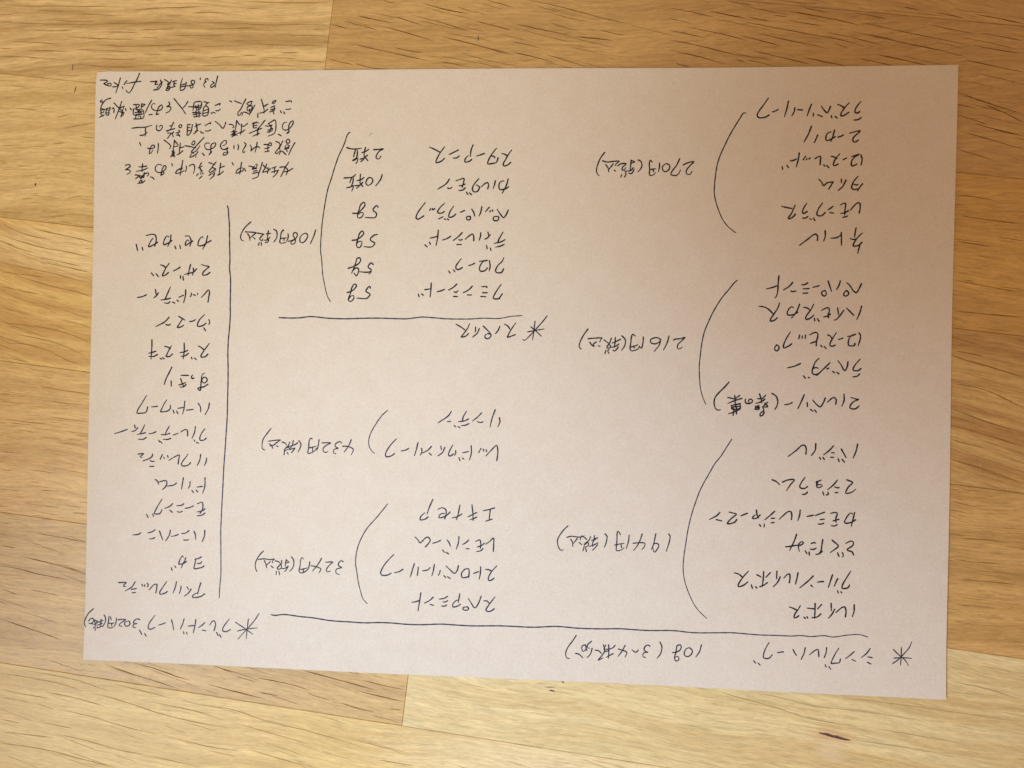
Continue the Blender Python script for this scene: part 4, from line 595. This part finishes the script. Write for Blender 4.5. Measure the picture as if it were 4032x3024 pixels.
# the longest pores, tenths of a millimetre in the table frame (row, stave: points)
PORES = """
7 1:-1678 -1300 -1560 -1299 -1442 -1304 -1362 -1318
7 1:-1598 -1275 -1492 -1277 -1382 -1283 -1263 -1303
7 1:-1331 -1317 -1206 -1331 -1049 -1355 -895 -1364 -789 -1363
7 1:-1670 -1357 -1575 -1361 -1481 -1362
7 1:-1503 -1341 -1398 -1345 -1272 -1358
7 1:-1454 -1395 -1312 -1403 -1195 -1419 -1055 -1428
7 1:-1003 -1296 -904 -1299 -805 -1299 -690 -1318 -523 -1332 -380 -1350 -304 -1367
7 1:-1100 -1317 -977 -1322 -877 -1328
7 1:-800 -1342 -669 -1359 -518 -1375
7 1:-1666 -1387 -1548 -1389
7 1:-1442 -1483 -1324 -1491 -1183 -1506 -1099 -1504
7 1:-1083 -1509 -991 -1513 -899 -1518
7 1:-1473 -1545 -1371 -1555 -1269 -1564 -1206 -1569
7 1:-736 -1428 -621 -1443 -492 -1456
7 1:-1001 -1431 -886 -1441 -764 -1440
7 1:-389 -1333 -262 -1346 -165 -1360
7 1:-1251 -1275 -1135 -1283 -1034 -1293
7 1:-1651 -1509 -1557 -1504 -1448 -1499
7 1:-1657 -1464 -1577 -1467
7 1:-1501 -1451 -1383 -1456
7 1:-1646 -1549 -1505 -1546 -1410 -1550
7 1:-884 -1455 -769 -1463
7 1:-471 -1393 -365 -1406
7 1:-278 -1392 -146 -1393
6 0:-1299 -1207 -1204 -1226 -1102 -1241 -1008 -1256
6 0:-1193 -1188 -1099 -1199 -1021 -1214 -967 -1220
6 0:-899 -1154 -822 -1169
6 0:-813 -1178 -736 -1189
6 0:-738 -1174 -632 -1177 -534 -1189
6 0:-913 -1223 -798 -1235 -691 -1244
6 0:-587 -1122 -474 -1134 -309 -1153
6 0:-555 -1198 -464 -1213
6 0:-434 -1216 -358 -1226 -306 -1229
7 1:-508 -1271 -395 -1287
6 0:-364 -1125 -289 -1132 -208 -1136
6 0:-381 -1164 -291 -1172 -206 -1177
6 0:-319 -1242 -207 -1255
6 0:-724 -1224 -649 -1227
6 0:-418 -1104 -370 -1108
6 0:-257 -1210 -210 -1207
6 0:-1727 -915 -1651 -917 -1582 -925 -1461 -929
6 0:-1736 -842 -1676 -843
6 0:-1657 -870 -1542 -880 -1405 -896
6 0:-1608 -780 -1495 -783 -1419 -787
6 0:-1604 -986 -1490 -993
6 0:-1703 -1105 -1610 -1121 -1532 -1134 -1459 -1149
6 0:-1747 -760 -1701 -761
5 0:-1803 -326 -1690 -319
5 0:-1780 -387 -1681 -388 -1614 -384
5 0:-1617 -358 -1534 -359 -1459 -359
5 0:-1505 -411 -1452 -411
5 0:-1730 -421 -1654 -423
5 0:-1575 -446 -1455 -446
5 0:-1780 -507 -1704 -502
5 0:-1518 -541 -1435 -544
5 0:-1771 -571 -1726 -570
5 0:-1762 -642 -1687 -638
5 0:-1613 -624 -1538 -618
5 0:-1666 -680 -1606 -679 -1523 -678
5 0:-1517 -665 -1450 -665
5 0:-1754 -703 -1717 -699
5 0:-1706 -662 -1662 -658
5 0:-1631 -719 -1578 -716
5 0:-1484 -689 -1425 -685
5 0:-1654 -599 -1609 -596
5 0:-1660 -256 -1562 -258 -1464 -259
5 0:-1807 -296 -1761 -298
5 0:-1617 -301 -1504 -301
3 0:-1889 345 -1851 346
4 0:-1885 317 -1837 297 -1775 282 -1683 274
4 0:-1763 309 -1655 296 -1580 290 -1522 282
4 0:-1880 274 -1817 259 -1724 244 -1625 238 -1519 228
4 0:-1877 252 -1813 231 -1744 221
4 0:-1867 174 -1790 165 -1675 156 -1530 137
4 0:-1735 207 -1643 200 -1552 191
4 0:-1718 191 -1619 184 -1512 172
4 0:-1862 138 -1771 138 -1680 138
4 0:-1801 131 -1669 110 -1555 98 -1505 86
4 0:-1856 88 -1779 79 -1702 74
4 0:-1846 10 -1731 -2
4 0:-1839 -44 -1748 -42 -1642 -45 -1550 -59 -1487 -81
4 0:-1796 -80 -1705 -82 -1605 -95 -1504 -126
4 0:-1830 -117 -1732 -111 -1647 -122 -1561 -151 -1492 -160
4 0:-1823 -169 -1709 -173
4 0:-1617 -6 -1541 -15 -1495 -20
4 0:-1561 259 -1523 257
4 0:-1658 18 -1627 14
3 0:-1662 345 -1609 340
3 0:-1920 590 -1838 603
3 0:-1815 599 -1740 606
3 0:-1727 617 -1675 627
3 0:-1690 679 -1631 694 -1574 711
3 0:-1724 713 -1666 732
3 0:-1851 525 -1784 530
3 0:-1912 525 -1883 533
3 0:-1715 352 -1642 367
3 0:-1814 410 -1773 415
3 0:-1650 426 -1584 445
3 0:-1573 415 -1537 424
3 0:-1893 729 -1794 732
3 0:-1890 352 -1792 360
3 0:-1626 655 -1559 656
3 0:-1656 591 -1637 595
3 0:-1684 519 -1632 526
2 0:-1986 1100 -1864 1105 -1743 1115 -1510 1133
2 0:-1843 1088 -1716 1097
2 0:-1692 1092 -1547 1099
2 0:-1773 1063 -1616 1072
2 0:-1978 1035 -1856 1042 -1735 1050 -1585 1063
2 0:-1603 1066 -1466 1077 -1378 1090 -1319 1096
2 0:-1457 1055 -1375 1066 -1319 1073
2 0:-1581 1036 -1450 1045
2 0:-1448 1030 -1377 1038
2 0:-1729 1007 -1608 1010 -1465 1021
2 0:-1853 1017 -1702 1030
2 0:-1618 989 -1486 994 -1338 1013 -1242 1027
2 0:-1687 964 -1573 970 -1454 977
2 0:-1354 993 -1219 1010
2 0:-1868 943 -1710 953
2 0:-1962 912 -1803 920
2 0:-1923 970 -1744 977
2 0:-1966 941 -1923 944
2 0:-1295 1096 -1114 1113 -997 1117 -870 1131 -766 1139
2 0:-1220 1018 -1098 1032
2 0:-1210 1082 -1082 1096 -965 1099
2 0:-1087 1044 -959 1050 -769 1066
2 0:-932 1024 -866 1033
2 0:-1064 1002 -1012 1006
2 0:-1186 980 -1069 996
2 0:-1011 998 -866 1009
2 0:-1435 971 -1358 978
2 0:-1354 1045 -1196 1061 -1109 1072
2 0:-963 1086 -773 1101
2 0:-827 1115 -769 1120
2 0:-1587 941 -1444 953
2 0:-870 998 -767 1007
2 0:-1241 947 -1066 968 -846 986
2 0:-1656 911 -1447 923
2 0:-1329 942 -1253 947
2 0:-1071 1194 -770 1218
2 0:-1490 1124 -1385 1141 -1297 1152 -1209 1163
2 0:-1363 1114 -1293 1124
2 0:-1270 1134 -1147 1146
2 0:-1267 971 -1203 976
2 1:400 1307 482 1300 557 1289
2 1:404 1272 487 1261
2 1:409 1232 476 1224 539 1217
2 1:533 1310 596 1302 662 1296
2 1:666 1302 745 1293
2 1:590 1350 683 1342
2 1:641 1286 729 1276 805 1269 902 1260 977 1254 1069 1237
2 1:478 1247 572 1237 643 1227 682 1218
2 1:413 1199 496 1191 579 1179 678 1164
2 1:647 1237 714 1226 796 1213
2 1:700 1250 787 1238 879 1228 944 1220
2 1:418 1164 517 1152 612 1135
2 1:644 1153 680 1149
2 1:679 1157 734 1150 783 1143
2 1:697 1189 768 1179 898 1161
2 1:866 1183 945 1174 1015 1167
2 1:843 1350 924 1339
2 1:692 1331 752 1325
2 1:786 1334 883 1326 964 1318 1039 1307
2 1:751 1315 799 1313
2 1:801 1302 860 1297 919 1293
1 1:877 1378 925 1373
1 1:940 1382 1026 1375
2 1:932 1274 1013 1265 1126 1247
2 1:1016 1284 1102 1274 1209 1260 1315 1248 1400 1234
2 1:1033 1320 1151 1303 1257 1291 1405 1275
2 1:1263 1331 1331 1322 1416 1314
2 1:1013 1347 1126 1335
1 2:1172 1382 1231 1375
1 2:1273 1372 1379 1360
2 1:1431 1318 1504 1312 1573 1305
2 1:1410 1276 1478 1269 1561 1264
2 1:1390 1225 1475 1215 1586 1202
2 1:1104 1215 1189 1206 1280 1193
2 1:1048 1197 1112 1189 1171 1182
2 1:963 1239 1012 1227
1 2:1403 1378 1566 1361
2 1:445 1122 495 1114
2 1:-761 1141 -701 1131
2 1:-721 1156 -594 1137
2 1:-670 1180 -540 1166
2 1:-695 1082 -527 1062 -377 1044
2 1:-588 1153 -495 1138 -386 1116
2 1:-535 1191 -433 1168
2 1:-470 1199 -378 1185 -269 1163
2 1:-591 1243 -541 1235
2 1:-451 1246 -359 1230 -277 1223
2 1:-763 1022 -711 1013 -661 1008
2 1:-662 1014 -602 1004 -536 1004
2 1:-529 1082 -421 1072
2 1:-369 1048 -286 1043
2 1:-258 1201 -124 1181
2 1:-226 1276 -134 1261
2 1:-372 1137 -222 1115 -113 1094
2 1:-127 1205 -53 1196 86 1181
2 1:-81 1290 50 1274 172 1253 281 1239
2 1:-119 1141 -12 1127
2 1:-114 1105 34 1084
2 1:2 1109 154 1079
2 1:5 1219 115 1200
2 1:182 1210 266 1200
2 1:94 1179 229 1178
6 1:831 -975 937 -991 1042 -1003 1147 -1022 1271 -1027 1318 -1030
6 1:1310 -1073 1459 -1071 1593 -1074
6 1:947 -964 1072 -970 1176 -979 1345 -973 1514 -975
6 1:1253 -939 1374 -934 1576 -931 1849 -930
6 1:1601 -865 1700 -860
6 1:1385 -1023 1520 -1026 1655 -1029
6 1:1590 -832 1697 -836 1832 -857
2 1:1378 1117 1472 1092 1603 1064
2 1:1387 1042 1494 1018
2 1:1404 988 1617 948
2 1:1405 926 1522 903
2 1:1472 1085 1606 1036
2 1:1383 1076 1448 1069
2 1:1441 1019 1612 992
3 1:1424 775 1552 769
3 1:1439 708 1647 703
3 1:1436 624 1557 617
3 1:1449 494 1627 480 1675 479
3 1:1458 391 1685 397
4 1:1470 261 1575 253
4 1:1476 241 1620 217 1709 201
4 1:1484 152 1589 144 1722 99
4 1:1491 69 1616 37 1732 17
4 1:1503 15 1661 -13 1738 -30
4 1:1513 -101 1635 -120 1753 -152
4 1:1507 -33 1613 -47
5 1:1527 -238 1624 -246
5 1:1560 -428 1712 -420
5 1:1588 -493 1773 -483
5 1:1585 -577 1717 -571
5 1:1571 -357 1730 -349
"""

WID = dict(ruled_line=0.42, bracket=0.37, list_entry=0.47, heading=0.44, price_note=0.43, amount=0.46,
           note_line=0.42, asterisk=0.38, stray_mark=0.16)
for ln in INK.strip().split('\n'):
    nm, body = ln.split(':')
    strokes = []
    for s in body.split('/'):
        q = list(map(int, s.split()))
        strokes.append([(q[i] / 10.0, q[i + 1] / 10.0) for i in range(0, len(q), 2)])
    allp = np.array([p for s in strokes for p in s])
    cx_, cy_ = allp.mean(axis=0)
    w = WID[nm]
    if nm == 'stray_mark':
        m = ink_faint
    elif nm == 'ruled_line':
        m = ink_rule
    elif cy_ < -15 and nm != 'list_entry' or cy_ < -8 and cx_ < 20:
        m = ink_blue
        w *= 0.90
    else:
        m = ink_black
    vs, fs = [], []
    for s in strokes:
        stroke_mesh(vs, fs, s, w)
    new_mesh(nm, vs, fs, m, paper)

# ------------------------------------------------------------------ open pores of the oak
pore_mats = {}
def pore_mat(key, col):
    if key not in pore_mats:
        pore_mats[key] = plain("pore_%d" % len(pore_mats), col, 0.8, 0.35, 2500.0, 0.1)
    return pore_mats[key]
pore_geo = {}
prng = np.random.RandomState(5)
def add_pore(key, pts, w):
    """one vessel line: a hair-thin dark ribbon, broken here and there, fading to a point at both ends"""
    vs, fs = pore_geo.setdefault(key, ([], []))
    line = smooth_line(pts, 1.0)
    n = len(line)
    if n < 3:
        return
    o_, cx_, cy_ = staves[key]
    v1_, v0_ = ROWS[key[0]][0], ROWS[key[0]][1]
    ph = prng.uniform(0, 6.28)
    zz = 0.010 + prng.uniform(0, 0.004)
    seg, Lc = [], 0.0
    for i, p in enumerate(line):
        s_ = i / (n - 1)
        if i:
            Lc += np.linalg.norm(line[i] - line[i - 1])
        env = min(1.0, 4.5 * s_, 4.5 * (1 - s_)) ** 0.7
        hw = 0.5 * w * env * (0.82 + 0.18 * math.sin(Lc * 0.42 + ph)) * prng.uniform(0.85, 1.12)
        a, b = line[max(0, i - 1)], line[min(n - 1, i + 1)]
        d_ = (b - a) / max(1e-9, np.linalg.norm(b - a))
        q = np.array([p[0], p[1]]) + np.array([-d_[1], d_[0]]) * prng.uniform(-0.05, 0.05)
        if not (v0_ + 0.3 < q[1] < v1_ - 0.3):
            continue
        seg.append((q, np.array([-d_[1], d_[0]]), hw))
    base = len(vs)
    for q, nn, hw in seg:
        for sg in (-1, 1):
            vs.append(((q[0] + nn[0] * hw * sg - cx_) * MM, (q[1] + nn[1] * hw * sg - cy_) * MM, zz * MM))
    for i in range(len(seg) - 1):
        a = base + 2 * i
        fs.append((a, a + 2, a + 3, a + 1))
for ln in PORES.strip().split('\n'):
    ky, body = ln.split(':')
    key = tuple(map(int, ky.split()))
    q = list(map(int, body.split()))
    pts = [(q[i] / 10.0, q[i + 1] / 10.0) for i in range(0, len(q), 2)]
    L_ = math.hypot(pts[-1][0] - pts[0][0], pts[-1][1] - pts[0][1])
    add_pore(key, pts, prng.uniform(0.29, 0.44) if L_ > 12 else prng.uniform(0.24, 0.36))
for key, (o_, cx_, cy_) in staves.items():          # the many shorter ones between them
    ri, si = key
    lk = ROWS[ri][3][si]
    v1_, v0_ = ROWS[ri][0], ROWS[ri][1]
    us = [-EDGE] + list(ROWS[ri][2]) + [EDGE]
    a_, b_ = us[si], us[si + 1]
    long_ones = lk['t'] in (1, 9, 11, 6, 4)
    cnt = int((b_ - a_) * (0.32 if long_ones else 0.55))
    an = math.radians(lk['a'])
    for _ in range(cnt):
        L_ = prng.uniform(6, 22) if long_ones else prng.uniform(3, 12)
        x0, y0 = prng.uniform(a_ + 1, b_ - L_ - 1), prng.uniform(v0_ + 1, v1_ - 1)
        w0 = prng.uniform(-0.03, 0.03)
        x1, y1 = x0 + L_, y0 + math.tan(an + w0) * L_
        if not (v0_ + 0.5 < y1 < v1_ - 0.5):
            continue
        add_pore(key, [(x0, y0), ((x0 + x1) / 2, (y0 + y1) / 2 + prng.uniform(-0.02, 0.02) * L_), (x1, y1)],
                 prng.uniform(0.12, 0.22))
for key, (vs, fs) in pore_geo.items():
    lk = LOOK[ROWS[key[0]][3][key[1]]['t']]
    c_ = lk['line']
    m_ = pore_mat(ROWS[key[0]][3][key[1]]['t'], tuple(q * 0.95 for q in c_))
    g = new_mesh("open_pores", vs, fs, m_, staves[key][0])
    g["kind"] = "stuff"
